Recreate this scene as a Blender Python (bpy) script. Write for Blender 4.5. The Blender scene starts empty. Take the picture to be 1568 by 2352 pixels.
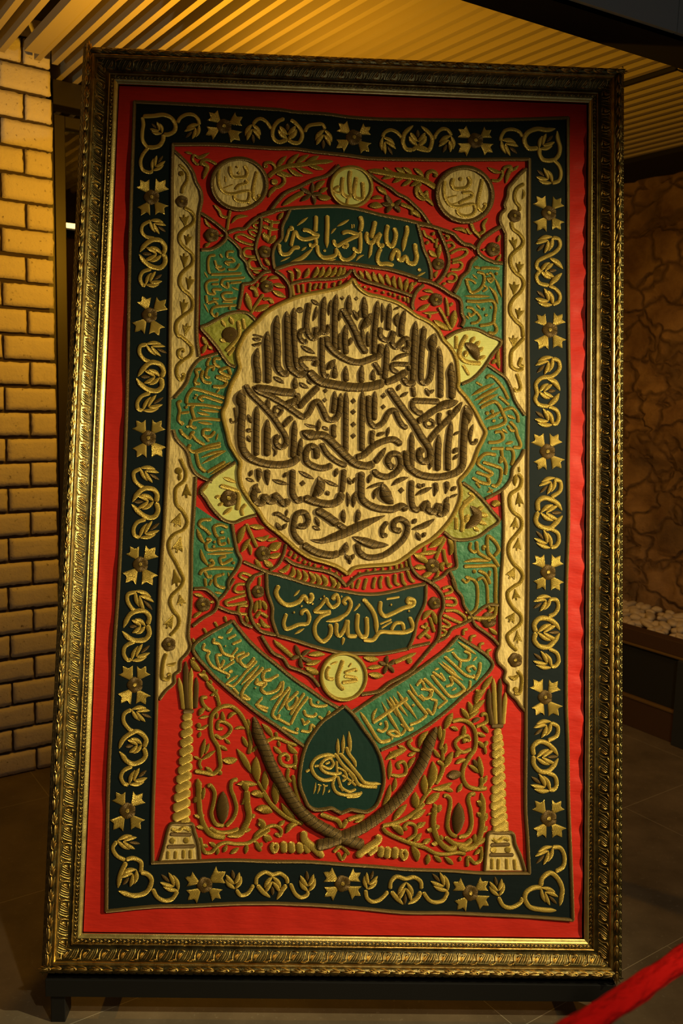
import bpy, math, random
import numpy as np
from mathutils import Vector, Matrix
from mathutils.geometry import tessellate_polygon

random.seed(7)
rng = np.random.default_rng(7)
scene = bpy.context.scene
COL = scene.collection

# ------------------------------------------------------------------ camera
CAM = (-0.07864333, -2.05757956, 1.63759596)
RX, RDN, RF = (0.99923094, -0.02544009, 0.02983828), (0.02599087, -0.14005900, -0.98980198), (0.02935977, 0.98981628, -0.13929008)
cd = bpy.data.cameras.new('camera')
cd.sensor_fit = 'VERTICAL'
cd.sensor_height = 36.0
cd.lens = 2000.0 / 2352.0 * 36.0
cd.clip_start = 0.05
cd.dof.use_dof = True
cd.dof.focus_distance = 2.33
cd.dof.aperture_fstop = 4.5
cam = bpy.data.objects.new('camera', cd)
COL.objects.link(cam)
m = Matrix.Identity(4)
for i in range(3):
    m[i][0] = RX[i]
    m[i][1] = -RDN[i]
    m[i][2] = -RF[i]
    m[i][3] = CAM[i]
cam.matrix_world = m
scene.camera = cam

# ------------------------------------------------------------------ view, world, lamps
scene.view_settings.view_transform = 'Standard'
scene.view_settings.look = 'None'
scene.view_settings.gamma = 1.0
scene.view_settings.exposure = 0.0
scene.view_settings.use_curve_mapping = False

E1 = Vector((0.83513, 0.55009, 0.0))       # along the brick wall
E2 = Vector((0.55009, -0.83513, 0.0))      # along the ceiling slats, towards the viewer


def AC(a, c, z):
    """a point of the room from its own two wall directions"""
    return E1 * a + E2 * c + Vector((0, 0, z))


world = bpy.data.worlds.new('world')
scene.world = world
world.use_nodes = True
wn = world.node_tree.nodes['Background']
wn.inputs[0].default_value = (0.75, 0.85, 1.0, 1)
wn.inputs[1].default_value = 0.014


def lamp(name, kind, loc, aim, energy, color, size=0.03, angle=60, blend=0.3):
    l = bpy.data.lights.new(name, kind)
    l.energy = energy
    l.color = color
    if kind == 'SPOT':
        l.spot_size = math.radians(angle)
        l.spot_blend = blend
        l.shadow_soft_size = size
    elif kind == 'AREA':
        l.size = size
    else:
        l.shadow_soft_size = size
    o = bpy.data.objects.new(name, l)
    COL.objects.link(o)
    o.location = loc
    o.rotation_euler = (Vector(aim) - Vector(loc)).to_track_quat('-Z', 'Y').to_euler()
    return o


WARM = (1.0, 0.86, 0.44)
AMBER = (1.0, 0.46, 0.02)
# ceiling spot of the room, well to the right of the hanging
lamp('spot_key', 'SPOT', (3.15, -1.6, 2.56), (0.05, 0.22, 1.06), 980, WARM, 0.03, 45, 1.0)
# spot over the visitors' side, lighting the floor in front of the stand
lamp('spot_floor', 'SPOT', (0.9, -2.4, 2.8), (0.5, 0.0, 0.0), 120, (1.0, 0.80, 0.48), 0.04, 78, 0.8)
# added fill lamp behind the viewer, for the bulkhead panel and thread glints
lamp('room_fill', 'POINT', (0.3, -3.4, 1.9), (0, 0, 0), 11, (1.0, 0.95, 0.85), 0.25)
# amber lamp hanging behind the framed piece
lamp('amber_wash', 'POINT', (-0.42, 0.86, 2.26), (0, 0, 0), 36, AMBER, 0.03)
# added amber fill, brightening the stone wall and pebbles
lamp('amber_wall_fill', 'SPOT', (1.0, 0.9, 2.4), (2.2, 2.3, 0.7), 28, (1.0, 0.52, 0.14), 0.05, 100, 0.8)
# pale spot on the head of the brick wall
lamp('white_spot', 'SPOT', (-1.9, -1.2, 1.6), (-1.2, 1.48, 3.60), 20, (0.85, 1.0, 0.75), 0.01, 34, 0.04)


# ------------------------------------------------------------------ materials
def mat(name, color=(0.5, 0.5, 0.5), rough=0.5, metal=0.0, spec=0.5, sheen=0.0):
    mt = bpy.data.materials.new(name)
    mt.use_nodes = True
    b = mt.node_tree.nodes['Principled BSDF']
    b.inputs['Base Color'].default_value = (*color, 1)
    b.inputs['Roughness'].default_value = rough
    b.inputs['Metallic'].default_value = metal
    b.inputs['Specular IOR Level'].default_value = spec
    b.inputs['Sheen Weight'].default_value = sheen
    return mt


class N:
    """small helper around a material's node tree"""
    def __init__(self, mt):
        self.t = mt.node_tree
        self.b = self.t.nodes['Principled BSDF']

    def new(self, kind, **kw):
        n = self.t.nodes.new(kind)
        for k, v in kw.items():
            setattr(n, k, v)
        return n

    def link(self, a, b):
        self.t.links.new(a, b)

    def val(self, socket, v):
        if isinstance(v, (int, float)):
            socket.default_value = v
        else:
            self.link(v, socket)

    def math(self, op, a, b=0.0, c=None):
        n = self.new('ShaderNodeMath', operation=op)
        self.val(n.inputs[0], a)
        self.val(n.inputs[1], b)
        if c is not None:
            self.val(n.inputs[2], c)
        return n.outputs[0]

    def noise(self, vec, scale, detail=2.0, rough=0.5):
        n = self.new('ShaderNodeTexNoise')
        n.inputs['Scale'].default_value = scale
        n.inputs['Detail'].default_value = detail
        n.inputs['Roughness'].default_value = rough
        self.link(vec, n.inputs['Vector'])
        return n.outputs['Fac']

    def scaled(self, vec, s):
        n = self.new('ShaderNodeVectorMath', operation='MULTIPLY')
        self.link(vec, n.inputs[0])
        n.inputs[1].default_value = s
        return n.outputs[0]

    def mix(self, fac, c1, c2):
        n = self.new('ShaderNodeMix', data_type='RGBA')
        self.val(n.inputs[0], fac)
        for s, c in ((n.inputs[6], c1), (n.inputs[7], c2)):
            if isinstance(c, tuple):
                s.default_value = (*c, 1)
            else:
                self.link(c, s)
        return n.outputs[2]

    def ramp(self, fac, a, b):
        n = self.new('ShaderNodeMapRange')
        self.link(fac, n.inputs[0])
        n.inputs[1].default_value = a
        n.inputs[2].default_value = b
        return n.outputs[0]

    def color(self, s):
        self.link(s, self.b.inputs['Base Color'])

    def bump(self, h, strength=0.5, dist=0.001, prev=None):
        n = self.new('ShaderNodeBump')
        n.inputs['Strength'].default_value = strength
        n.inputs['Distance'].default_value = dist
        self.link(h, n.inputs['Height'])
        if prev is not None:
            self.link(prev, n.inputs['Normal'])
        self.link(n.outputs[0], self.b.inputs['Normal'])
        return n.outputs[0]


def stitched(name, bright, dark, pitch=0.0027, slant=0.75, metal=0.55, rough=0.36, couch=None, strength=1.0):
    """satin stitch: slanted threads laid across the stroke (UV in metres: u along, v across)"""
    mt = mat(name, bright, rough, metal)
    k = N(mt)
    uv = k.new('ShaderNodeUVMap')
    sep = k.new('ShaderNodeSeparateXYZ')
    k.link(uv.outputs[0], sep.inputs[0])
    u, v = sep.outputs[0], sep.outputs[1]
    jit = k.noise(uv.outputs[0], 260.0, 1.0)
    t = k.math('ADD', u, k.math('MULTIPLY', v, slant))
    t = k.math('ADD', t, k.math('MULTIPLY', jit, pitch * 0.7))
    wave = k.math('SINE', k.math('MULTIPLY', t, 2 * math.pi / pitch))
    wave01 = k.math('MULTIPLY_ADD', wave, 0.5, 0.5)
    cx = k.new('ShaderNodeCombineXYZ')
    k.link(k.math('MULTIPLY', t, 900.0), cx.inputs[0])
    k.link(k.math('MULTIPLY', v, 40.0), cx.inputs[1])
    thread = k.noise(cx.outputs[0], 1.0, 1.0)
    f = k.math('ADD', k.math('MULTIPLY', k.ramp(thread, 0.3, 0.7), 0.45), k.math('MULTIPLY', wave01, 0.55))
    col = k.mix(f, dark, bright)
    if couch:
        c = k.math('FRACT', k.math('DIVIDE', k.math('ADD', u, k.math('MULTIPLY', v, -0.45)), couch))
        c = k.math('LESS_THAN', c, 0.085)
        col = k.mix(c, col, (0.006, 0.006, 0.008))
    k.color(col)
    k.bump(wave01, strength, 0.0012)
    return mt


def cloth(name, color, rough=0.55, spec=0.3, sheen=0.1, pucker=0.5, stretch=(1, 1, 1), dist=0.004, weave=True):
    mt = mat(name, color, rough, 0.0, spec, sheen)
    k = N(mt)
    tc = k.new('ShaderNodeTexCoord').outputs['Object']
    sv = k.scaled(tc, stretch)
    n1 = k.noise(sv, 26.0, 3.0, 0.55)
    nb = k.bump(n1, pucker, dist)
    c2 = tuple(min(1.0, x * 0.86) for x in color)
    k.color(k.mix(k.ramp(k.noise(k.scaled(tc, (3, 3, 90)), 9.0, 2.0), 0.35, 0.65), c2, color))
    if weave:
        k.bump(k.noise(k.scaled(tc, (1, 1, 4)), 900.0, 1.0), 0.15, 0.0006, nb)
    return mt


GOLD = stitched('gold_thread', (0.80, 0.55, 0.12), (0.36, 0.22, 0.03))
GREENGOLD = stitched('old_gold_thread', (0.50, 0.33, 0.05), (0.25, 0.15, 0.02), pitch=0.0026)
BROWN = stitched('bronze_thread', (0.20, 0.115, 0.03), (0.08, 0.042, 0.01), metal=0.45, rough=0.42)
BRONZE = stitched('couched_bronze_thread', (0.27, 0.17, 0.055), (0.075, 0.04, 0.012), pitch=0.0025, slant=1.0, metal=0.5, rough=0.34, couch=0.0155)
CORD = stitched('twisted_bronze_cord', (0.28, 0.175, 0.05), (0.095, 0.052, 0.013), pitch=0.0034, slant=1.3, metal=0.5, rough=0.36, strength=1.0)
GOLDCORD = stitched('gold_cord', (0.58, 0.38, 0.07), (0.27, 0.165, 0.025), pitch=0.0026, slant=1.1, metal=0.5, rough=0.36, strength=1.0)
RED = cloth('red_satin', (0.50, 0.020, 0.011), 0.5, 0.18, 0.0, 0.35, (0.6, 1, 1.6), 0.006)
BLACK = cloth('black_satin', (0.004, 0.0085, 0.010), 0.6, 0.15, 0.0, 0.3, (0.5, 1, 1.2), 0.003)
CREAM = cloth('cream_satin', (0.60, 0.43, 0.155), 0.55, 0.3, 0.1, 1.0, (1.3, 1, 0.6), 0.009)
GREEN = cloth('green_satin', (0.042, 0.155, 0.075), 0.5, 0.3, 0.05, 1.0, (1, 1, 1), 0.009)
DARK = cloth('dark_green_satin', (0.003, 0.024, 0.017), 0.5, 0.3, 0.05, 0.35, (1, 1, 0.6), 0.004)
OLIVE = cloth('olive_satin', (0.27, 0.25, 0.03), 0.42, 0.4, 0.1, 1.0, (1, 1, 1), 0.009)
PALE = cloth('pale_lime_satin', (0.55, 0.52, 0.15), 0.45, 0.35, 0.1, 0.5, (1, 1, 1), 0.005)
FILLS = {'cream': CREAM, 'black': BLACK, 'green': GREEN, 'dark': DARK, 'olive': OLIVE, 'pale': PALE}


def gilt(name, c1, c2, rough=0.33, metal=0.85):
    mt = mat(name, c1, rough, metal)
    k = N(mt)
    tc = k.new('ShaderNodeTexCoord').outputs['Object']
    k.color(k.mix(k.ramp(k.noise(tc, 34.0, 4.0, 0.6), 0.35, 0.68), c1, c2))
    k.link(k.ramp(k.noise(tc, 60.0, 3.0), 0.0, 1.0), k.b.inputs['Roughness'])
    mr = k.b.inputs['Roughness'].links[0].from_node
    mr.inputs[3].default_value = rough - 0.06
    mr.inputs[4].default_value = rough + 0.14
    k.bump(k.noise(tc, 300.0, 3.0), 0.35, 0.0012)
    return mt


GILT = gilt('antique_gilt', (0.62, 0.44, 0.14), (0.34, 0.19, 0.045), 0.3, 1.0)
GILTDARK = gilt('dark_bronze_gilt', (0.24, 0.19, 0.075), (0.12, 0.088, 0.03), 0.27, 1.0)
GILTPALE = gilt('pale_gilt', (0.80, 0.66, 0.25), (0.66, 0.50, 0.16), 0.34, 0.95)


# ------------------------------------------------------------------ mesh builder
class MB:
    def __init__(self):
        self.v, self.f, self.uv, self.mi, self.n = [], [], [], [], 0

    def grid(self, P, UV, mi=0, closed=False):
        """P: (rows, cols, 3)"""
        r, c = P.shape[:2]
        base = self.n
        self.v.append(P.reshape(-1, 3))
        self.n += r * c
        i = np.arange(r - 1)[:, None]
        cc = c if closed else c - 1
        j = np.arange(cc)[None, :]
        j2 = (j + 1) % c
        q = np.stack([i * c + j, i * c + j2, (i + 1) * c + j2, (i + 1) * c + j], -1).reshape(-1, 4)
        self.f.extend((q + base).tolist())
        uvf = UV.reshape(-1, 2)
        self.uv.append(uvf[q].reshape(-1, 2))
        self.mi.extend([mi] * len(q))

    def poly(self, V, F, UV, mi=0):
        base = self.n
        V = np.asarray(V, float)
        UV = np.asarray(UV, float)
        self.v.append(V)
        self.n += len(V)
        for f in F:
            self.f.append([base + int(x) for x in f])
            self.uv.append(UV[list(f)])
            self.mi.append(mi)

    def build(self, name, mats, parent=None, smooth=True):
        me = bpy.data.meshes.new(name)
        V = np.concatenate(self.v) if self.v else np.zeros((0, 3))
        me.from_pydata(V.tolist(), [], self.f)
        uvl = me.uv_layers.new(name='UVMap')
        uvl.data.foreach_set('uv', np.concatenate(self.uv).astype(np.float32).ravel())
        for mm in (mats if isinstance(mats, (list, tuple)) else [mats]):
            me.materials.append(mm)
        me.polygons.foreach_set('material_index', self.mi)
        me.polygons.foreach_set('use_smooth', [smooth] * len(self.f))
        me.update()
        o = bpy.data.objects.new(name, me)
        COL.objects.link(o)
        if parent:
            o.parent = parent
        return o


def box(mb, lo, hi, mi=0, M=None):
    x0, y0, z0 = lo
    x1, y1, z1 = hi
    V = np.array([(x0, y0, z0), (x1, y0, z0), (x1, y1, z0), (x0, y1, z0), (x0, y0, z1), (x1, y0, z1), (x1, y1, z1), (x0, y1, z1)], float)
    if M is not None:
        V = np.array([M @ Vector(p) for p in V])
    mb.poly(V, [(0, 3, 2, 1), (4, 5, 6, 7), (0, 1, 5, 4), (1, 2, 6, 5), (2, 3, 7, 6), (3, 0, 4, 7)], np.zeros((8, 2)), mi)


def bevel(o, w=0.002, seg=2):
    b = o.modifiers.new('bevel', 'BEVEL')
    b.width = w
    b.segments = seg
    b.limit_method = 'ANGLE'
    for p in o.data.polygons:
        p.use_smooth = False
    return o


def acbox(mb, a0, a1, c0, c1, z0, z1, mi=0):
    V = [AC(a, c, z) for z in (z0, z1) for (a, c) in ((a0, c0), (a1, c0), (a1, c1), (a0, c1))]
    mb.poly(np.array(V), [(0, 1, 2, 3), (4, 7, 6, 5), (0, 4, 5, 1), (1, 5, 6, 2), (2, 6, 7, 3), (3, 7, 4, 0)], np.zeros((8, 2)), mi)


def empty(name, loc=(0, 0, 0), rot=(0, 0, 0)):
    o = bpy.data.objects.new(name, None)
    COL.objects.link(o)
    o.location = loc
    o.rotation_euler = rot
    o.empty_display_size = 0.1
    return o


def tag(o, label=None, cat=None, group=None, kind=None):
    if label:
        o['label'] = label
    if cat:
        o['category'] = cat
    if group:
        o['group'] = group
    if kind:
        o['kind'] = kind
    return o


def struct(o):
    o['kind'] = 'structure'
    return o


# ------------------------------------------------------------------ the room
def brick_material():
    mt = mat('whitewashed_brick', (0.66, 0.60, 0.50), 0.85)
    k = N(mt)
    tc = k.new('ShaderNodeTexCoord').outputs['Object']
    pits = k.ramp(k.noise(tc, 62.0, 4.0, 0.65), 0.62, 0.72)
    k.color(k.mix(pits, k.mix(k.noise(tc, 9.0, 3.0), (0.70, 0.64, 0.54), (0.58, 0.52, 0.43)), (0.16, 0.12, 0.08)))
    nb = k.bump(k.noise(tc, 70.0, 4.0, 0.6), 0.5, 0.006)
    k.bump(k.noise(k.scaled(tc, (1, 1, 2)), 220.0, 2.0), 0.3, 0.002, nb)
    return mt


BRICK = brick_material()
MORTAR = mat('dark_joint', (0.05, 0.035, 0.02), 0.95)


def floor_material():
    mt = mat('grey_brown_floor_tile', (0.12, 0.10, 0.075), 0.55, 0, 0.35)
    k = N(mt)
    g = k.new('ShaderNodeNewGeometry').outputs['Position']
    sep = k.new('ShaderNodeSeparateXYZ')
    k.link(g, sep.inputs[0])
    x, y = sep.outputs[0], sep.outputs[1]
    a = k.math('ADD', k.math('MULTIPLY', x, E1.x), k.math('MULTIPLY', y, E1.y))
    c = k.math('ADD', k.math('MULTIPLY', x, E2.x), k.math('MULTIPLY', y, E2.y))

    def joint(s, off, per):
        f = k.math('FRACT', k.math('DIVIDE', k.math('ADD', s, off), per))
        return k.math('LESS_THAN', f, 0.0022 / per)
    row = k.math('FLOOR', k.math('DIVIDE', k.math('ADD', c, 10 * 0.64 - 0.272), 0.64))
    shift = k.math('MULTIPLY', k.math('MODULO', k.math('ADD', row, 1.0), 2.0), 0.64)
    j = k.math('MAXIMUM', joint(k.math('ADD', a, shift), 10 * 1.28 - 0.396, 1.28), joint(c, 10 * 0.64 - 0.272, 0.64))
    cl = k.ramp(k.noise(g, 5.0, 5.0, 0.6), 0.3, 0.7)
    col = k.mix(cl, (0.082, 0.062, 0.042), (0.150, 0.115, 0.078))
    col = k.mix(k.ramp(k.noise(g, 70.0, 3.0, 0.7), 0.6, 0.8), col, (0.2, 0.17, 0.13))
    k.color(k.mix(j, col, (0.27, 0.235, 0.175)))
    k.bump(k.noise(g, 120.0, 3.0), 0.15, 0.001)
    return mt


mb = MB()
acbox(mb, -4.0, 3.3, -4.2, 3.6, -0.05, 0.0)
struct(mb.build('floor', floor_material(), smooth=False))

# brick wall on the left: every course 0.1 m, bricks on a dark recessed bed
bw = MB()
acbox(bw, -3.2, -0.128, -2.2, -1.925, 0.0, 3.1)
wall_left = struct(bw.build('wall_left', MORTAR, smooth=False))
bm_ = MB()
HB = 0.1008
for kc in range(0, 30):
    z0, z1 = kc * HB + 0.0072, kc * HB + HB - 0.0072
    edge = -0.112 + rng.normal(0, 0.002)
    if kc % 2 == 1:
        xs = [edge]
        s = 0.0
    else:
        xs = [edge]
        s = 0.1
    a1 = edge
    first = True
    while a1 > -1.6:
        ln = (0.097 if (first and kc % 2 == 0) else 0.190) + rng.normal(0, 0.001)
        a0 = a1 - ln
        nz, nx = 6, 14
        # front face with slightly wavering edges, bevelled to the bed
        A = np.linspace(a0, a1, nx)
        Z = np.linspace(z0 + rng.normal(0, 0.0012), z1 + rng.normal(0, 0.0012), nz)
        rows = []
        for iz in range(-1, nz + 1):
            zz = Z[min(max(iz, 0), nz - 1)]
            row = []
            for ia in range(-1, nx + 1):
                aa = A[min(max(ia, 0), nx - 1)]
                edgei = iz in (-1, nz) or ia in (-1, nx)
                near = (iz in (0, nz - 1)) or (ia in (0, nx - 1))
                dep = -0.03 if edgei else (-0.004 if near else rng.normal(0, 0.0009))
                jz = rng.normal(0, 0.0011) if near else 0
                row.append(AC(aa + (rng.normal(0, 0.0011) if near else 0), -1.907 + dep, zz + jz))
            rows.append(row)
        P = np.array(rows)
        bm_.grid(P, np.zeros((*P.shape[:2], 2)))
        a1 = a0 - 0.012
        first = False
bricks = bm_.build('brick_facing', BRICK, wall_left)

# ceiling: dark deck above, hanging slats below
CEIL_Z = 2.83
SLAT = mat('ceiling_slat', (0.42, 0.36, 0.26), 0.6, 0, 0.3)
DECK = mat('dark_ceiling_void', (0.035, 0.028, 0.02), 0.9)
mb = MB()
acbox(mb, -3.2, 3.3, -4.2, 3.6, CEIL_Z + 0.16, CEIL_Z + 0.22)
ceiling = struct(mb.build('ceiling', DECK, smooth=False))
a = -0.045
slats = []
k0 = -12
for kk in range(-12, 42):
    a_ = -0.058 + kk * 0.0652
    if a_ > 2.56:
        break
    segs = [(-2.75, 0.9)]
    w = 0.0225
    zb = CEIL_Z
    if kk == -3 or kk == -2:
        if kk == -3:
            continue
    if a_ < -0.12:
        segs = [(-1.86, 0.9)]
    if abs(a_ - 1.70) < 0.035:
        segs = [(-0.41, 0.9)]
    for c0, c1 in segs:
        mb = MB()
        acbox(mb, a_, a_ + w, c0, c1, zb, zb + 0.075)
        o = mb.build('slat', SLAT, ceiling, smooth=False)
# the wide board beside the brick wall
mb = MB()
acbox(mb, -0.246, -0.19, -1.78, 0.9, CEIL_Z - 0.004, CEIL_Z + 0.03)
o = mb.build('wide_board', SLAT, ceiling, smooth=False)
# dark service slot in the slats
mb = MB()
acbox(mb, 1.70, 1.71, -1.9, -0.41, CEIL_Z + 0.0, CEIL_Z + 0.09, 0)
acbox(mb, 1.70, 1.772, -0.42, -0.41, CEIL_Z, CEIL_Z + 0.09, 0)
acbox(mb, 1.70, 1.772, -1.9, -0.41, CEIL_Z + 0.075, CEIL_Z + 0.09, 1)
tag(mb.build('service_slot', [mat('black_metal', (0.01, 0.009, 0.008), 0.6), mat('slot_back', (0.2, 0.13, 0.06), 0.7)], ceiling, smooth=False))
# dark edge strip between slats and stone wall
mb = MB()
acbox(mb, 2.585, 3.2, -4.0, 1.5, CEIL_Z - 0.02, CEIL_Z + 0.15)
o = struct(mb.build('trim_1', mat('black_edge', (0.008, 0.006, 0.004), 0.8), smooth=False))

# boxed-in duct crossing the top right corner
P = [(0.51, 0.07), (0.975, 0.12), (0.333, -0.07), (1.158, 0.0)]
def ext(p, q, t):
    return (p[0] + (q[0] - p[0]) * t, p[1] + (q[1] - p[1]) * t)
f0, f1 = ext(P[0], P[1], -2.2), ext(P[0], P[1], 1.7)
g0, g1 = ext(P[2], P[3], -1.0), ext(P[2], P[3], 1.35)
zb, zt = 2.6, 3.0
V = np.array([AC(*p, z) for z in (zb, zt) for p in (f0, f1, g1, g0)])
mb = MB()
mb.poly(V, [(0, 3, 2, 1), (1, 2, 6, 5), (2, 3, 7, 6), (3, 0, 4, 7), (4, 5, 6, 7)], np.zeros((8, 2)), 0)
duct = struct(mb.build('ceiling_bulkhead', mat('black_bulkhead', (0.006, 0.005, 0.004), 0.8), smooth=False))
PANEL = mat('grey_bulkhead_panel', (0.50, 0.54, 0.53), 0.6)
dv = (AC(*f1, 0) - AC(*f0, 0))
dl = dv.length
dv.normalize()
nn = Vector((0, 0, 1)).cross(dv)
if nn.dot(Vector((0, 1, 0))) > 0:
    nn = -nn
seam = (AC(*ext(P[0], P[1], 0.925), 0) - AC(*f0, 0)).dot(dv)
s0 = seam - 4 * 0.6
while s0 < dl:
    x0, x1 = max(0, s0 + 0.002), min(dl, s0 + 0.6 - 0.002)
    if x1 > x0:
        mb = MB()
        o0 = AC(*f0, 0)
        pts = []
        for z in (zb + 0.012, zt):
            for d, e in ((x0, 0.0), (x1, 0.0), (x1, 0.012), (x0, 0.012)):
                pts.append(o0 + dv * d + nn * e + Vector((0, 0, z)))
        mb.poly(np.array(pts), [(0, 1, 2, 3), (4, 7, 6, 5), (0, 4, 5, 1), (1, 5, 6, 2), (2, 6, 7, 3), (3, 7, 4, 0)], np.zeros((8, 2)))
        mb.build('facing_panel', PANEL, duct, smooth=False)
    s0 += 0.6

# glazed front beside the brick wall, with a dark room behind it
DOORMETAL = mat('brown_black_metal', (0.022, 0.017, 0.012), 0.45, 0.2)
win = empty('window_1')
struct(win)
mb = MB()
acbox(mb, -0.128, -0.072, -2.12, -2.02, 0.0, 2.74)
acbox(mb, -0.066, -0.022, -2.10, -2.03, 0.0, 2.70)
acbox(mb, -0.072, 3.0, -2.12, -2.02, 2.735, 2.83)
acbox(mb, -0.022, 1.0, -2.10, -2.03, 2.655, 2.70)
acbox(mb, 1.0, 1.06, -2.12, -2.02, 0.0, 2.74)
acbox(mb, -0.072, 3.0, -2.12, -2.02, 0.0, 0.08)
bevel(mb.build('window_frame', DOORMETAL, win), 0.002, 1)
gl = bpy.data.materials.new('smoked_glass')
gl.use_nodes = True
gb = gl.node_tree.nodes['Principled BSDF']
gb.inputs['Base Color'].default_value = (0.75, 0.68, 0.55, 1)
gb.inputs['Roughness'].default_value = 0.02
gb.inputs['Transmission Weight'].default_value = 1.0
gb.inputs['IOR'].default_value = 1.45
mb = MB()
acbox(mb, -0.022, 1.0, -2.07, -2.062, 0.08, 2.655)
acbox(mb, 1.06, 2.95, -2.07, -2.062, 0.08, 2.735)
mb.build('glass_pane', gl, win, smooth=False)
mb = MB()
acbox(mb, -3.2, 3.3, -4.3, -4.2, 0, 3.05)
acbox(mb, -0.9, -0.8, -4.2, -2.2, 0, 3.05)
struct(mb.build('wall_back', mat('dark_back_room', (0.05, 0.032, 0.018), 0.9), smooth=False))
mb = MB()
em = bpy.data.materials.new('mirrored_glow')  # glow of the reflected light, given to the strip itself
em.use_nodes = True
eb = em.node_tree.nodes['Principled BSDF']
eb.inputs['Base Color'].default_value = (1, 0.9, 0.6, 1)
eb.inputs['Emission Color'].default_value = (1.0, 0.80, 0.36, 1)
eb.inputs['Emission Strength'].default_value = 3.0
tube = empty('reflected_light_strip')  # added glowing strip standing in for a light reflected in the glass
tag(tube, 'short glowing yellow strip added for a light reflected in the glass left of the framed hanging', 'reflection')


def ball(mb, c, r, nu=10, nv=7, mi=0, M=None):
    th = np.linspace(0, math.pi, nv)
    ph = np.linspace(0, 2 * math.pi, nu, endpoint=False)
    P = np.stack([np.outer(np.sin(th), np.cos(ph)), np.outer(np.sin(th), np.sin(ph)), np.outer(np.cos(th), np.ones(nu))], -1)
    P = P * np.asarray(r)
    if M is not None:
        P = P @ np.array(M).T
    P = P + np.asarray(c)
    mb.grid(P, np.zeros((nv, nu, 2)), mi, closed=True)


def tubepath(mb, pts, r, nu=12, mi=0, u0=0.0):
    """round tube along points; r may be an array"""
    P = np.asarray(pts, float)
    n = len(P)
    T = np.gradient(P, axis=0)
    T /= np.linalg.norm(T, axis=1)[:, None] + 1e-12
    up = np.array([0, 0, 1.0])
    if abs(T[0] @ up) > 0.9:
        up = np.array([1.0, 0, 0])
    S = np.cross(T, up)
    S /= np.linalg.norm(S, axis=1)[:, None] + 1e-12
    U = np.cross(S, T)
    an = np.linspace(0, 2 * math.pi, nu, endpoint=False)
    r = np.broadcast_to(np.asarray(r, float), (n,) if np.ndim(r) < 2 else np.shape(r))
    rr = r[:, None] if r.ndim == 1 else r
    R = P[:, None, :] + (S[:, None, :] * np.cos(an)[None, :, None] + U[:, None, :] * np.sin(an)[None, :, None]) * rr[..., None]
    L = np.concatenate([[0], np.cumsum(np.linalg.norm(np.diff(P, axis=0), axis=1))]) + u0
    UV = np.stack([np.repeat(L[:, None], nu, 1), np.repeat((an * np.mean(r))[None, :], n, 0)], -1)
    mb.grid(R, UV, mi, closed=True)
    for idx, rev in ((0, False), (n - 1, True)):
        V = np.concatenate([R[idx], P[idx][None]])
        F = [(i, (i + 1) % nu, nu) if rev else ((i + 1) % nu, i, nu) for i in range(nu)]
        mb.poly(V, F, np.zeros((nu + 1, 2)), mi)


ta, tb = AC(-0.045, -2.22, 2.305), AC(0.30, -2.22, 2.305)
mb = MB()
tubepath(mb, [ta, tb], 0.0105, 14)
mb.build('reflection_strip', em, tube)
mb = MB()
acbox(mb, -0.05, 0.31, -2.30, -2.235, 2.29, 2.32)
acbox(mb, 0.30, 0.32, -2.25, -2.20, 2.285, 2.325)
acbox(mb, 0.12, 0.15, -4.2, -2.3, 2.295, 2.315)
mb.build('added_bracket', DOORMETAL, tube, smooth=False)  # holder added to carry the stand-in strip

# stone wall on the right
def stone_material():
    mt = mat('rough_brown_stone', (0.30, 0.19, 0.10), 0.9)
    k = N(mt)
    tc = k.new('ShaderNodeTexCoord').outputs['Object']
    w = k.noise(tc, 3.0, 3.0)
    cl = k.ramp(k.noise(tc, 4.5, 6.0, 0.65), 0.3, 0.72)
    c = k.mix(cl, (0.16, 0.085, 0.04), (0.40, 0.25, 0.12))
    c = k.mix(k.ramp(k.noise(tc, 1.7, 3.0), 0.5, 0.66), c, (0.11, 0.075, 0.05))
    vo = k.new('ShaderNodeTexVoronoi', feature='DISTANCE_TO_EDGE')
    vo.inputs['Scale'].default_value = 4.2
    wob = k.new('ShaderNodeTexNoise')
    wob.inputs['Scale'].default_value = 5.0
    k.link(tc, wob.inputs['Vector'])
    ad = k.new('ShaderNodeVectorMath', operation='MULTIPLY_ADD')
    k.link(wob.outputs['Color'], ad.inputs[0])
    ad.inputs[1].default_value = (0.34, 0.34, 0.34)
    k.link(k.scaled(tc, (1, 1, 1.35)), ad.inputs[2])
    k.link(ad.outputs[0], vo.inputs['Vector'])
    e = k.ramp(vo.outputs['Distance'], 0.0, 0.10)
    c = k.mix(e, (0.15, 0.088, 0.042), c)
    k.color(c)
    nb = k.bump(e, 0.6, 0.03)
    k.bump(k.noise(tc, 24.0, 6.0, 0.65), 0.6, 0.02, nb)
    return mt


nc, nz = 120, 110
Cc = np.linspace(-4.2, 1.6, nc)
Zz = np.linspace(0, 2.86, nz)
seeds = np.stack([rng.uniform(-4.4, 1.8, 240), rng.uniform(-0.1, 3.0, 240)], 1)
gc, gz = np.meshgrid(Cc, Zz)
d = np.sqrt(((gc[..., None] - seeds[:, 0]) / 1.25) ** 2 + (gz[..., None] - seeds[:, 1]) ** 2)
ds = np.sort(d, -1)
edge = np.clip((ds[..., 1] - ds[..., 0]) / 0.05, 0, 1)
dep = -0.055 * np.sqrt(edge) + rng.normal(0, 0.002, gc.shape) - 0.02 * np.sin(gc * 3.1 + gz * 2.3)
P = np.zeros((nz, nc, 3))
A_ = 2.985 + dep
P[..., 0] = E1.x * A_ + E2.x * gc
P[..., 1] = E1.y * A_ + E2.y * gc
P[..., 2] = gz
mb = MB()
mb.grid(P, np.zeros((nz, nc, 2)))
acbox(mb, 3.06, 3.2, -4.2, 1.6, 0, 2.86)
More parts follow.
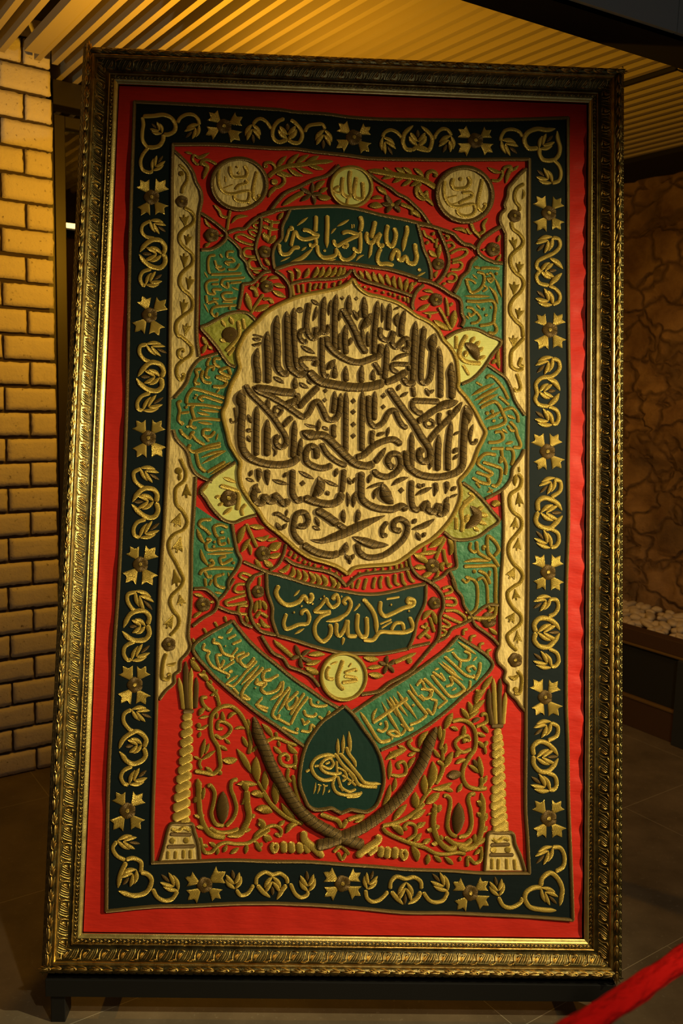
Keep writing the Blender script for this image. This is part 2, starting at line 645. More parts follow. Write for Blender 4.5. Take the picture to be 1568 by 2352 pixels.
struct(mb.build('wall_right', stone_material()))

# planter box in front of it
WOODD = mat('dark_brown_wood', (0.055, 0.026, 0.012), 0.55)
LEDGE = mat('brown_ledge_edge', (0.13, 0.075, 0.02), 0.5)
BLK = mat('blue_black_panel', (0.010, 0.011, 0.012), 0.6)
pl = empty('planter', AC(2.45, -0.9, 0))
tag(pl, 'long low dark planter box filled with pale stones along the stone wall', 'planter')
def pbox(name, args, m_):
    mb = MB()
    acbox(mb, *args)
    o = mb.build(name, m_, pl, smooth=False)
    o.matrix_parent_inverse = Matrix.Translation(-AC(2.45, -0.9, 0))
    return bevel(o, 0.003, 2)
pbox('plinth', (2.43, 2.885, -3.6, 1.2, 0.0, 0.152), WOODD)
pbox('plinth_edge', (2.424, 2.885, -3.6, 1.2, 0.146, 0.160), LEDGE)
pbox('front_panel', (2.445, 2.5, -3.6, 1.2, 0.160, 0.418), BLK)
pbox('ledge_edge', (2.424, 2.5, -3.6, 1.2, 0.416, 0.428), LEDGE)
pbox('ledge', (2.43, 2.5, -3.6, 1.2, 0.428, 0.498), WOODD)
pbox('soil_bed', (2.5, 2.885, -3.6, 1.2, 0.30, 0.445), mat('brown_soil', (0.09, 0.055, 0.03), 0.95))
pbox('corner_post', (2.405, 2.45, -0.66, -0.58, 0.0, 0.418), mat('steel_blue_post', (0.02, 0.024, 0.03), 0.45))

STONE = mat('pale_pebble', (0.52, 0.43, 0.31), 0.7)
kb = N(STONE)
kb.color(kb.mix(kb.noise(kb.new('ShaderNodeTexCoord').outputs['Object'], 30.0, 3.0), (0.40, 0.30, 0.20), (0.62, 0.53, 0.40)))
prot = []
for i in range(4):
    mb = MB()
    r = [(0.038, 0.022, 0.016), (0.030, 0.022, 0.017), (0.060, 0.02, 0.015), (0.024, 0.020, 0.016)][i]
    th = np.linspace(0, math.pi, 9)
    ph = np.linspace(0, 2 * math.pi, 14, endpoint=False)
    x = np.outer(np.sin(th), np.cos(ph))
    y = np.outer(np.sin(th), np.sin(ph))
    z = np.outer(np.cos(th), np.ones(14))
    pw = lambda q: np.sign(q) * np.abs(q) ** 0.8
    lump = 1 + 0.10 * np.sin(2.3 * x * 2 + i) * np.cos(1.7 * y * 2 + i)
    P = np.stack([pw(x) * r[0] * lump, pw(y) * r[1] * lump, pw(z) * r[2] * lump], -1)
    mb.grid(P, np.zeros((9, 14, 2)), 0, closed=True)
    prot.append(mb.build('pebble', STONE))
LAB = ['pale oval pebble lying in the dark planter by the stone wall', 'pale round pebble lying in the dark planter by the stone wall',
       'long pale pebble lying flat in the dark planter by the stone wall', 'small pale pebble in the dark planter by the stone wall']
used = [False] * 4
cells = []
for ic in range(22):
    for ia in range(6):
        cells.append((2.53 + ia * 0.062 + rng.normal(0, 0.008), -1.55 + ic * 0.058 + rng.normal(0, 0.008), ia))
for (pa, pc, ia) in cells:
    i = int(rng.choice([0, 1, 2, 3], p=[0.4, 0.3, 0.12, 0.18]))
    if ia == 0 and i in (0, 2):
        i = 3
    o = prot[i] if not used[i] else prot[i].copy()
    if used[i]:
        COL.objects.link(o)
    used[i] = True
    o.location = AC(pa, pc, 0.470 + ia * 0.006 + rng.uniform(0, 0.016))
    o.rotation_euler = (rng.normal(0, 0.16), rng.normal(0, 0.16), rng.uniform(0, 3.14))
    s = rng.uniform(0.85, 1.25)
    o.scale = (s, s, s)
    tag(o, LAB[i], 'pebble', 'pale %s pebbles in the planter' % ('oval', 'round', 'long', 'small')[i])

# ------------------------------------------------------------------ stand
LEAN = math.radians(-11.83680242)
STANDM = mat('black_painted_wood', (0.008, 0.0075, 0.0075), 0.42, 0, 0.35)
st = empty('display_stand', (0, 0, 0))
tag(st, 'low black wooden stand on short legs under the gilt picture frame', 'stand')
mb = MB()
box(mb, (-0.737, -0.010, 0.079), (0.733, 0.045, 0.1275))
bevel(mb.build('front_rail', STANDM, st), 0.002)
for x0 in (-0.747 + 0.02, 0.694):
    mb = MB()
    box(mb, (x0, 0.0, 0.0), (x0 + 0.037, 0.055, 0.079))
    bevel(mb.build('leg', STANDM, st), 0.002)
for x0 in (-0.6, 0.56):
    mb = MB()
    box(mb, (x0, 0.055, 0.085), (x0 + 0.04, 0.95, 0.125))
    bevel(mb.build('side_rail', STANDM, st), 0.002)
    mb = MB()
    box(mb, (x0, 0.91, 0.0), (x0 + 0.04, 0.95, 0.085))
    bevel(mb.build('rear_leg', STANDM, st), 0.002)
    mb = MB()
    V = [(x0, 0.87, 0.125), (x0 + 0.04, 0.87, 0.125), (x0 + 0.04, 0.91, 0.125), (x0, 0.91, 0.125)]
    W_ = [(x0, 0.357, 1.63), (x0 + 0.04, 0.357, 1.63), (x0 + 0.04, 0.43, 1.63), (x0, 0.43, 1.63)]
    mb.poly(np.array(V + W_), [(0, 3, 2, 1), (4, 5, 6, 7), (0, 1, 5, 4), (1, 2, 6, 5), (2, 3, 7, 6), (3, 0, 4, 7)], np.zeros((8, 2)))
    bevel(mb.build('back_brace', STANDM, st), 0.002)

# ------------------------------------------------------------------ picture frame
FW, FH = 1.5, 2.4628841
frame = empty('picture_frame', (0, 0, 0.137), (LEAN, 0, 0))
tag(frame, 'tall ornate antique gilt frame leaning back around the red embroidered hanging', 'picture frame')
# section: u from the outer edge inwards, h towards the viewer
PROFILE = [(0.0, -0.034), (0.0, -0.002), (0.002, 0.0), (0.004, 0.006), (0.0145, 0.0235), (0.0165, 0.0255), (0.019, 0.029), (0.0225, 0.0308), (0.0265, 0.0306),
           (0.0305, 0.0285), (0.0325, 0.0268), (0.0340, 0.0276), (0.0365, 0.0282), (0.0390, 0.0274), (0.0405, 0.0252), (0.0412, 0.0240),
           (0.0440, 0.0205), (0.0500, 0.0155), (0.0570, 0.0115), (0.0640, 0.0085), (0.0690, 0.0072), (0.0700, 0.0056), (0.0745, 0.0050), (0.0752, 0.0078),
           (0.0768, 0.0090), (0.0786, 0.0078), (0.0790, 0.0040), (0.0800, 0.0020), (0.0855, 0.0005), (0.0880, -0.0005), (0.0885, 0.0012),
           (0.0900, 0.0018), (0.0930, 0.0002), (0.0965, -0.0030), (0.0985, -0.0040), (0.0985, -0.0085)]
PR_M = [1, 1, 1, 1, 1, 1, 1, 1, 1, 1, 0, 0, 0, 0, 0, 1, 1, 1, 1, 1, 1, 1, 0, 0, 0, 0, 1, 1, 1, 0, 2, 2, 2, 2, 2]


def rail_xyz(side, s, u, h):
    """point on a rail: s along it measured from its middle, u inwards, h out"""
    if side == 'top':
        return (s, -h, FH - u)
    if side == 'bottom':
        return (-s, -h, u)
    if side == 'left':
        return (-FW / 2 + u, -h, FH / 2 + s)
    return (FW / 2 - u, -h, FH / 2 - s)


rails = {}
for side, L in (('top', FW), ('bottom', FW), ('left', FH), ('right', FH)):
    mb = MB()
    for i in range(len(PROFILE) - 1):
        (u0, h0), (u1, h1) = PROFILE[i], PROFILE[i + 1]
        ns = 24
        P = np.zeros((2, ns, 3))
        for j in range(ns):
            t = -0.5 + j / (ns - 1)
            P[0, j] = rail_xyz(side, t * (L - 2 * u0), u0, h0)
            P[1, j] = rail_xyz(side, t * (L - 2 * u1), u1, h1)
        mb.grid(P, np.zeros((2, ns, 2)), PR_M[i])
    for (ua, ub, ha) in ((0.0, 0.0985, -0.034),):
        P = np.zeros((2, 2, 3))
        for j, t in enumerate((-0.5, 0.5)):
            P[0, j] = rail_xyz(side, t * (L - 2 * ua), ua, ha)
            P[1, j] = rail_xyz(side, t * (L - 2 * ub), ub, ha)
        mb.grid(P, np.zeros((2, 2, 2)), 1)
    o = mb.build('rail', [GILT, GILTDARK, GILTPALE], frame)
    sm = o.modifiers.new('split', 'EDGE_SPLIT')
    sm.split_angle = math.radians(38)
    rails[side] = (o, L)


def prof_h(u):
    us = np.array([p[0] for p in PROFILE[2:]])
    hs = np.array([p[1] for p in PROFILE[2:]])
    return np.interp(u, us, hs)


def petal(mb, side, pts, w, hgt, mi=0, nv=5, lens=0.75, lift=0.0):
    """leaf-shaped ridge laid on the moulding: pts = [(s,u),...] centre line"""
    P = np.asarray(pts, float)
    n = 6
    t = np.linspace(0, 1, n)
    if len(P) == 3:
        C = ((1 - t) ** 2)[:, None] * P[0] + (2 * t * (1 - t))[:, None] * P[1] + (t ** 2)[:, None] * P[2]
    else:
        C = (1 - t)[:, None] * P[0] + t[:, None] * P[1]
    T = np.gradient(C, axis=0)
    T /= np.linalg.norm(T, axis=1)[:, None]
    Nn = np.stack([-T[:, 1], T[:, 0]], 1)
    wf = np.maximum(np.sin(np.pi * (0.06 + 0.9 * t)) ** lens, 0.05) * w / 2
    vv = np.linspace(-1, 1, nv)
    G = np.zeros((n, nv, 3))
    for i in range(n):
        for j in range(nv):
            s, u = C[i] + Nn[i] * vv[j] * wf[i]
            h = prof_h(u) + hgt * (1 - vv[j] ** 2) * min(1, wf[i] / (w / 2) + 0.2) - 0.0006 + lift
            G[i, j] = rail_xyz(side, s, u, h)
    mb.grid(G, np.zeros((n, nv, 2)), mi)


for side, (o, L) in rails.items():
    # laurel with berries along the crest
    mb = MB()
    unit = 0.064
    n = int(round((L - 0.03) / unit))
    unit = (L - 0.03) / n
    for i in range(n):
        s0 = -L / 2 + 0.015 + (i + 0.5) * unit
        j = rng.normal(0, 0.001)
        petal(mb, side, [(s0 - 0.013, 0.0245 + j), (s0 + 0.013, 0.0245 + j)], 0.0095, 0.0052, 0, 7, 0.6)
        for q in (-1, 1):
            petal(mb, side, [(s0 + 0.012, 0.0245), (s0 + 0.020, 0.0245 + q * 0.004), (s0 + 0.032, 0.0245 + q * 0.0072)], 0.0052, 0.0035)
            petal(mb, side, [(s0 + 0.020, 0.0245 + q * 0.001), (s0 + 0.029, 0.0245 + q * 0.003), (s0 + 0.040, 0.0245 + q * 0.0055)], 0.0050, 0.004)
            petal(mb, side, [(s0 - 0.012, 0.0245 + q * 0.003), (s0 - 0.002, 0.0245 + q * 0.0065), (s0 + 0.012, 0.0245 + q * 0.0078)], 0.0036, 0.0028)
        petal(mb, side, [(s0 + 0.024, 0.0245), (s0 + 0.046, 0.0245)], 0.0055, 0.0045)
        petal(mb, side, [(s0 + 0.013, 0.0245), (s0 + 0.019, 0.0245)], 0.004, 0.0040)
    mb.build('laurel_band', GILT, o)
    # twisted ribbon loops on the outer flank
    mb = MB()
    un = 0.0205
    n = int(L / un)
    for i in range(n):
        s0 = -L / 2 + (i + 0.5) * L / n
        ss = np.linspace(0, 2 * math.pi, 10, endpoint=False)
        path = np.array([[s0 + 0.0088 * math.cos(x) + 0.0022 * math.sin(x), 0.0088 + 0.0048 * math.sin(x)] for x in np.append(ss, ss[0])])
        for q0, q1 in zip(path[:-1], path[1:]):
            dq = (q1 - q0) * 0.25
            petal(mb, side, [q0 - dq, q1 + dq], 0.0027, 0.0022, 0, 3, 0.4)
    mb.build('ribbon_band', GILTDARK, o)
    # acanthus scrolls in the hollow
    mb = MB()
    un = 0.0475
    n = int(round((L - 0.10) / un))
    un = (L - 0.10) / n
    for i in range(-1, n + 1):
        s0 = -L / 2 + 0.05 + (i + 0.5) * un
        lim = L / 2 - 0.046
        if abs(s0) > lim:
            continue
        for q in range(5):
            e = q / 4
            petal(mb, side, [(s0 - 0.020 + 0.0042 * q, 0.0665 - 0.0005 * q), (s0 - 0.022 + 0.0085 * q, 0.0555 - 0.002 * q), (s0 - 0.010 + 0.0058 * q, 0.0445 + 0.0006 * q)], 0.0040, 0.0042, q % 2)
        petal(mb, side, [(s0 + 0.016, 0.066), (s0 + 0.0245, 0.056), (s0 + 0.0185, 0.0445)], 0.0052, 0.0055, 0)
        petal(mb, side, [(s0 + 0.021, 0.0665), (s0 + 0.0285, 0.061), (s0 + 0.0275, 0.051)], 0.0032, 0.0045, 1)
        petal(mb, side, [(s0 + 0.006, 0.0600), (s0 + 0.0125, 0.0560), (s0 + 0.0135, 0.0485)], 0.0062, 0.0060, 0)
        petal(mb, side, [(s0 - 0.003, 0.0630), (s0 + 0.0035, 0.0665), (s0 + 0.0125, 0.0650)], 0.0042, 0.0048, 0)
        petal(mb, side, [(s0 + 0.019, 0.0495), (s0 + 0.0225, 0.0455), (s0 + 0.029, 0.0445)], 0.0036, 0.0042, 0)
        petal(mb, side, [(s0 - 0.024, 0.0450), (s0 - 0.016, 0.0425), (s0 - 0.008, 0.0440)], 0.0028, 0.0030, 0)
    mb.build('acanthus_band', [GILT, GILTDARK], o)
    # small running scroll beside the slip
    mb = MB()
    un = 0.0098
    n = int((L - 0.17) / un)
    for i in range(n):
        s0 = -L / 2 + 0.085 + (i + 0.5) * (L - 0.17) / n
        q = 1 if i % 2 else -1
        petal(mb, side, [(s0 - 0.0042, 0.0838 + q * 0.0022), (s0, 0.0838 - q * 0.0004), (s0 + 0.0042, 0.0838 - q * 0.0024)], 0.0032, 0.0030, 0, 5)
        petal(mb, side, [(s0 - 0.001, 0.0838 + q * 0.0028), (s0 + 0.0035, 0.0838 + q * 0.0022)], 0.0024, 0.0026, 0, 3)
    mb.build('scroll_band', GILT, o)
mb = MB()
box(mb, (-FW / 2 + 0.03, 0.034, 0.03), (FW / 2 - 0.03, 0.04, FH - 0.03))
mb.build('backing_board', mat('plain_board', (0.16, 0.10, 0.05), 0.9), frame, smooth=False)

# ------------------------------------------------------------------ the embroidered hanging
# pattern drawn in the plane of the cloth: half-millimetres from the middle of the frame's foot
PATTERN = r'''
=roundel1:cream -475,4192 -477,4220 -486,4247 -500,4271 -518,4293 -541,4311 -566,4324 -594,4332 -623,4335 -652,4332 -680,4324 -706,4311 -728,4293 -747,4271 -760,4247 -769,4220 -772,4192 -769,4164 -760,4137 -747,4113 -728,4091 -706,4074 -680,4060 -652,4052 -623,4050 -594,4052 -566,4060 -541,4074 -518,4091 -500,4113 -486,4137 -477,4164
=roundel2:cream 771,4179 768,4209 759,4237 745,4264 726,4287 703,4306 677,4320 648,4328 618,4331 588,4328 560,4320 533,4306 510,4287 491,4264 477,4237 469,4209 466,4179 469,4149 477,4120 491,4094 510,4071 533,4052 560,4038 588,4029 618,4026 648,4029 677,4038 703,4052 726,4071 745,4094 759,4120 768,4149
=roundel3:pale 104,4200 102,4222 96,4243 85,4262 71,4279 54,4292 35,4303 14,4309 -8,4311 -30,4309 -51,4303 -71,4292 -88,4279 -102,4262 -112,4243 -118,4222 -120,4200 -118,4178 -112,4158 -102,4138 -88,4121 -71,4108 -51,4097 -30,4091 -8,4089 14,4091 35,4097 54,4108 71,4121 85,4138 96,4158 102,4178
=petal1:olive -510,3437 -552,3472 -599,3479 -658,3468 -716,3436 -767,3404 -803,3386 -759,3333 -710,3275 -679,3228 -643,3187 -610,3175
=petal2:pale 527,3371 583,3406 648,3427 702,3422 762,3394 829,3360 782,3286 735,3212 676,3150 617,3119
=petal3:pale -594,2659 -642,2625 -688,2594 -721,2564 -774,2501 -747,2458 -716,2412 -680,2373 -644,2344 -592,2334 -535,2359 -474,2378
=petal4:olive 631,2580 685,2543 745,2486 793,2428 829,2379 776,2334 718,2291 647,2272 583,2276 535,2310
=roundel4:pale 129,1532 127,1556 121,1579 110,1600 95,1618 77,1633 57,1644 35,1651 12,1654 -11,1651 -33,1644 -54,1633 -71,1618 -86,1600 -97,1579 -104,1556 -106,1532 -104,1508 -97,1485 -86,1464 -71,1446 -54,1431 -33,1420 -11,1413 12,1410 35,1413 57,1420 77,1431 95,1446 110,1464 121,1485 127,1508
=column1>base:cream -916,567 -896,648 -882,720 -869,751 -762,752 -745,711 -724,650 -713,576
=column2>base:cream 779,538 789,672 799,728 918,727 936,674 965,613 986,541
=crest:dark 17,1378 -33,1340 -95,1294 -139,1236 -177,1168 -198,1089 -207,993 -200,948 -176,895 -158,859 -129,840 -38,847 14,823 65,840 151,833 197,865 224,927 237,1000 220,1101 184,1180 125,1258 65,1337
=medallion:cream 11,3684 -18,3653 -71,3627 -159,3605 -248,3584 -318,3558 -394,3519 -452,3481 -486,3444 -520,3406 -560,3363 -588,3308 -604,3254 -597,3206 -590,3177 -600,3141 -628,3086 -644,3032 -656,2967 -672,2925 -662,2872 -645,2813 -629,2755 -598,2703 -570,2656 -574,2603 -561,2533 -521,2470 -466,2401 -424,2338 -353,2282 -299,2237 -245,2192 -175,2153 -93,2131 -34,2110 22,2073 53,2106 123,2119 210,2127 280,2140 338,2177 396,2225 465,2268 517,2316 569,2381 603,2447 620,2506 619,2559 613,2589 648,2631 683,2685 711,2763 740,2824 751,2860 727,2907 690,2977 642,3047 597,3100 599,3130 595,3184 585,3256 555,3315 512,3362 481,3415 433,3456 361,3490 312,3525 252,3559 162,3586 90,3602 42,3637
=cream1:cream -989,4361 -948,4333 -906,4290 -878,4247 -860,4196 -834,4148 -826,4100 -831,4056 -837,4007 -836,3848 -829,3510 -825,3333 -809,3219 -853,3146 -874,3079 -934,2999 -959,2977 -968,3328 -976,3747 -982,4038
=cream2:cream 973,4346 958,4340 920,4302 884,4256 860,4225 855,4180 839,4130 844,4106 820,4075 816,4036 833,3994 846,3958 846,3567 850,3168 884,3109 909,3037 965,2958 984,2944 978,3571 975,4061
=cream3:cream -956,2828 -935,2824 -915,2777 -866,2724 -849,2690 -835,2631 -791,2576 -810,2562 -808,2398 -813,2212 -808,1995 -808,1866 -815,1729 -801,1672 -820,1633 -849,1598 -854,1546 -880,1522 -879,1482 -923,1438 -953,1394 -969,1398 -971,1680 -967,2139 -959,2642
=cream4:cream 981,2777 959,2771 943,2728 903,2668 890,2608 845,2548 855,2371 852,2184 844,2067 841,1904 841,1719 825,1672 833,1626 873,1581 867,1535 890,1506 891,1471 933,1428 957,1395 988,1368 984,1675 987,2140 981,2696
=green3:green -709,3248 -756,3232 -809,3209 -853,3146 -874,3079 -934,2996 -955,2981 -956,2828 -935,2824 -915,2777 -866,2724 -849,2690 -835,2631 -791,2569 -716,2539 -688,2593 -550,2663 -508,2805 -560,2970 -495,3162 -566,3179 -674,3233
=green4:green 759,3227 807,3198 855,3163 884,3109 909,3037 965,2958 981,2944 981,2777 959,2771 943,2728 903,2661 890,2596 845,2548 756,2493 749,2498 630,2582 577,2611 599,2742 548,2979 565,3118 664,3198
=green1:green -823,3813 -764,3822 -718,3848 -686,3890 -679,3891 -642,3863 -610,3827 -604,3791 -573,3756 -559,3713 -530,3673 -511,3666 -588,3634 -595,3566 -607,3494 -681,3462 -739,3429 -810,3386 -812,3511
=green2:green 838,3796 787,3804 732,3826 700,3855 691,3830 660,3799 644,3750 608,3712 590,3668 566,3625 591,3595 608,3571 611,3518 624,3474 612,3438 641,3422 708,3424 761,3394 848,3358 846,3567
=green5:green -797,2415 -738,2377 -679,2343 -605,2327 -591,2253 -570,2177 -552,2138 -567,2091 -611,2021 -617,1986 -632,1951 -663,1918 -689,1943 -736,1976 -798,1977 -804,2213
=green6:green 852,2395 838,2378 763,2334 705,2304 648,2272 587,2271 596,2196 601,2126 562,2106 598,2026 634,1969 647,1922 687,1868 736,1908 780,1928 843,1927 853,2137
=banner1:dark -346,4049 -362,4012 -382,3967 -383,3926 -417,3859 -430,3814 -415,3723 -312,3758 -134,3771 105,3755 285,3725 441,3687 420,3808 395,3863 379,3929 363,4002 158,4046 -58,4084 -261,4074
=banner2:dark -409,2072 -323,2057 -89,1996 86,1972 260,1988 441,2029 436,1929 396,1836 381,1755 347,1683 209,1657 12,1655 -169,1692 -344,1739 -374,1826 -376,1888 -401,1968
=banner3:green -586,1809 -785,1672 -706,1556 -616,1471 -510,1389 -423,1323 -335,1268 -160,1151 -71,1266 42,1359 -70,1398 -140,1442 -226,1497 -332,1579 -426,1650 -509,1724
=banner4:green 616,1755 803,1619 734,1516 658,1451 585,1392 459,1283 345,1206 208,1144 20,1290 42,1347 179,1425 298,1496 408,1571 499,1642
=border:black -1211,4631 -994,4632 -420,4621 -335,4612 -155,4607 -34,4595 147,4590 353,4595 595,4603 838,4615 1190,4639 1191,4392 1193,4119 1195,3811 1201,3399 1208,3046 1203,2702 1207,2380 1198,2042 1200,1726 1202,1395 1210,1221 1217,903 1233,566 1244,295 991,307 789,314 590,320 362,319 134,337 -93,351 -263,356 -338,357 -545,352 -770,339 -938,334 -1183,309 -1198,732 -1204,1403 -1199,1349 -1199,1675 -1191,1986 -1188,2319 -1185,2636 -1187,2974 -1194,3331 -1203,3726 -1208,4029
=hole:black -995,4400 -772,4409 -593,4404 -433,4400 -330,4402 -209,4389 -29,4376 92,4364 434,4370 598,4376 841,4388 975,4393 976,4197 975,4111 978,3742 977,3391 983,3040 981,2696 985,2375 988,2037 986,1722 985,1391 987,1172 988,868 999,720 1012,528 759,526 587,535 358,539 243,548 72,557 -156,570 -344,569 -552,573 -778,563 -960,554 -965,749 -966,1070 -968,1353 -973,1680 -973,1991 -963,2325 -959,2642 -959,2981 -970,3328 -978,3734 -981,3955 -990,4184
[border>corner_vine]
s24.2 -1164,4553 -1105,4558 -1051,4566 -1009,4550 -984,4510 -989,4476 -1018,4457 -1047,4455
s24.2 -1047,4455 -1049,4421 -1069,4390 -1104,4379 -1131,4381
s21.8 -1167,4549 -1159,4509 -1163,4460 -1159,4417 -1140,4387 -1127,4378
s20.5 -1127,4378 -1155,4337 -1166,4294 -1152,4251 -1116,4238 -1096,4247
s20.6 -974,4523 -956,4555 -921,4574 -885,4571 -860,4546 -853,4516
L66.5 -1056,4461 -1115,4514
L72.8 -854,4517 -925,4442
L66.2 -1099,4250 -1045,4335
F41.3 -717,4515 -803,4591 -617,4572 -818,4460 -627,4437
F42 -1098,4099 -1165,4195 -1025,4200 -1151,3996 -1023,4007
[border>vine]
s20.7 -561,4531 -538,4559 -514,4565 -484,4546 -458,4507
L85.2 -564,4530 -553,4424
s23.2 -387,4572 -424,4552 -449,4507 -445,4458 -414,4437 -367,4452
s23.2 -355,4567 -328,4549 -297,4513 -287,4476 -304,4439 -337,4437 -367,4452
L103.5 -367,4458 -370,4546
s20.7 -275,4499 -255,4534 -214,4546 -177,4546 -162,4519
L91.6 -166,4515 -171,4407
F44 -1,4480 -90,4559 89,4544 -99,4415 86,4403
[border>vine]
L79.6 158,4487 213,4388
s20.8 155,4485 167,4513 197,4530 233,4519 264,4486
t25.7 326,4420 289,4425 271,4455 270,4480 281,4518 326,4562
s23.3 319,4420 361,4440 410,4423
L98 352,4447 351,4538
t24.5 343,4433 380,4425 413,4424 428,4455 430,4493 408,4526 368,4560
s20.9 442,4487 457,4522 487,4548 517,4543 539,4511
L86 536,4509 492,4413
F43 674,4489 575,4551 760,4553 577,4416 771,4425
[border>corner_vine]
s20.9 812,4490 818,4521 839,4553 882,4561 918,4546 934,4519
L86.2 818,4496 906,4423
t27.1 1023,4459 974,4455 952,4476 946,4513 967,4548 1016,4569 1071,4565 1121,4575
t24.7 1032,4460 1032,4423 1054,4393 1109,4395 1139,4427 1145,4471 1132,4521 1130,4564
s22.2 1109,4395 1139,4365 1152,4322 1140,4278 1100,4261
L79.9 1102,4264 1017,4334
L80.1 1030,4457 1106,4535
F41.6 1087,4091 1016,4185 1155,4180 1021,3988 1155,3999
[border>vine]
s20.3 -1097,3968 -1140,3941 -1144,3904 -1120,3878 -1073,3870
L71.8 -1101,3968 -1015,3908
t27.4 -1028,3787 -1017,3803 -1018,3830 -1043,3859 -1084,3861 -1124,3832 -1151,3790
t27.4 -1028,3787 -1013,3766 -1014,3733 -1037,3708 -1084,3713 -1126,3741 -1154,3780
L83.5 -1031,3781 -1139,3783
s21.4 -1084,3700 -1130,3681 -1143,3644 -1127,3609 -1111,3609
L77.2 -1111,3612 -1026,3671
F41.4 -1084,3445 -1128,3550 -998,3533 -1160,3348 -1028,3334
[border>vine]
s23.2 1106,3954 1142,3944 1149,3907 1119,3869 1071,3843 1028,3817 1020,3786 1035,3762 1020,3731 1036,3695 1090,3682
L85.5 1107,3956 1021,3873
l32.9 1092,3838 1131,3815 1167,3778
l32.8 1090,3680 1126,3720 1163,3756
L91.2 1047,3763 1132,3769
s21.9 1090,3682 1126,3665 1151,3632 1145,3595 1109,3576
L90.9 1110,3576 1023,3651
[cream1>vine]
s18.1 -955,4290 -928,4266 -909,4236 -910,4199 -930,4162 -934,4125
c15.7 -941,4238
D33.6 -933,4082
s18 -920,4052 -883,4026 -865,3999
s20.4 -920,4049 -877,4023 -861,3987 -875,3956 -910,3931 -935,3900 -937,3863 -912,3828 -875,3799 -860,3769 -867,3732 -901,3701 -924,3670 -928,3627 -909,3592 -873,3563 -854,3528 -858,3485 -898,3451 -932,3417 -940,3381 -930,3345 -911,3325
V59.9 -907,3940 -918,4010
V53.8 -897,3839 -888,3901
V53.7 -905,3712 -908,3794
V59.5 -880,3592 -868,3669
V53.4 -907,3453 -898,3539
V53.2 -888,3336 -879,3407
[cream2>vine]
s20.9 949,4255 909,4226 895,4188 901,4151 923,4121 923,4096
l18.4 940,4224 947,4196 937,4162
D36.6 896,4068
s22 878,4036 888,3996 924,3967 946,3931 937,3900 901,3868 877,3836 878,3793 902,3752 939,3722 951,3686 934,3643 898,3605 877,3562 881,3519 911,3478 942,3448 951,3388
V54.8 901,3875 888,3948
V54.6 924,3745 929,3812
V66.6 898,3622 900,3698
V60.4 923,3489 932,3553
[roundel1]
O24.2 -623,4192 149,143
[roundel1>lettering]
s19.3 -735,4274 -739,4224 -728,4170 -698,4140 -650,4136 -603,4150 -567,4151 -566,4114 -577,4096 -613,4094 -643,4105 -650,4130
s20.6 -676,4291 -675,4258 -659,4231 -623,4229 -588,4236 -582,4261 -598,4297
s18.1 -645,4159 -622,4186 -581,4200 -587,4218
s19.4 -528,4268 -539,4220 -547,4164 -542,4121 -524,4104 -510,4123 -519,4138
c8.5 -627,4253
c7.3 -637,4287
c9.6 -565,4087
c8.5 -587,4206
s10.9 -701,4235 -699,4198
s8.4 -710,4164 -657,4188
[roundel2]
O28.1 618,4179 153,153
[roundel2>lettering]
s20.8 507,4254 501,4210 508,4161 536,4119 584,4108 632,4122 669,4124 678,4093 663,4068 621,4057 585,4071 575,4096
s24.5 555,4271 546,4237 559,4212 595,4211 631,4221 646,4253 636,4283
s20.7 584,4127 614,4146 662,4173 650,4191 601,4189
s22 715,4273 704,4212 692,4149 696,4106 717,4092 735,4120 723,4135
c12.2 594,4266
s11 523,4158 577,4173
s8.5 542,4119 584,4133
[roundel3]
o20.7 -8,4200 112,111
[roundel3>lettering]
s23.1 -15,4292 -20,4246 -16,4191 -12,4154
s21.9 -56,4254 -61,4201 -54,4158 -29,4141 -6,4148
s23.1 19,4257 11,4204 6,4161 19,4136 55,4135 57,4175 52,4230
s18.2 -73,4201 -96,4187 -102,4172 -84,4163 -60,4164
s17 -25,4141 -31,4098
[field>scroll_spray]
l15.7 -928,4362 -907,4359 -883,4351
s15.7 -877,4351 -882,4323 -863,4299 -845,4294
l21.8 -877,4354 -847,4334 -791,4364
s16.9 -836,4288 -834,4313 -805,4323 -769,4309 -750,4298
t25.4 -834,4307 -803,4283 -814,4240 -822,4212
[field>scroll_spray]
s16.8 -668,4043 -675,3994 -682,3933
t18 -681,4001 -714,4011 -730,4041 -758,4072
l21.7 -568,4015 -628,4007 -662,3969
[field>leaf_branch]
t26.6 -468,4238 -428,4273 -363,4304 -303,4312 -244,4324 -184,4335 -111,4341
l26.7 -422,4291 -399,4327 -369,4362
l29.1 -368,4309 -340,4338 -301,4377
l27.9 -318,4319 -286,4347 -246,4374
l26.7 -265,4328 -226,4349 -190,4370
l26.7 -407,4274 -373,4257 -333,4248
l27.9 -360,4294 -320,4265 -276,4250
l26.7 -318,4302 -266,4279 -220,4268
l25.5 -249,4314 -207,4303 -163,4292
s18.2 -428,4273 -435,4304 -456,4321 -483,4317 -485,4296 -470,4302
s20.6 -421,4264 -385,4244 -378,4214 -401,4188 -431,4181
t24.2 -422,4184 -454,4149 -460,4122
c19.4 -432,4212
[field>leaf_branch]
t34.2 480,4197 395,4249 334,4266 232,4277 141,4292 77,4297
l26.8 170,4320 195,4297 227,4285
l26.9 233,4319 267,4300 287,4284
l26.9 272,4324 304,4302 327,4279
l29.3 335,4320 364,4298 390,4269
l21.9 159,4251 190,4263 224,4266
l24.4 219,4232 256,4255 281,4262
l24.4 268,4215 305,4240 324,4257
l24.4 316,4217 353,4238 375,4247
s22 377,4236 351,4211 354,4168 385,4147 415,4151
s18.3 415,4151 408,4188 417,4188
s23.2 407,4253 412,4293 436,4307 458,4292 449,4273
t24.4 415,4164 397,4157 421,4139 447,4108
s24.4 383,4258 413,4238 450,4211
s20.7 356,4217 372,4187 397,4157
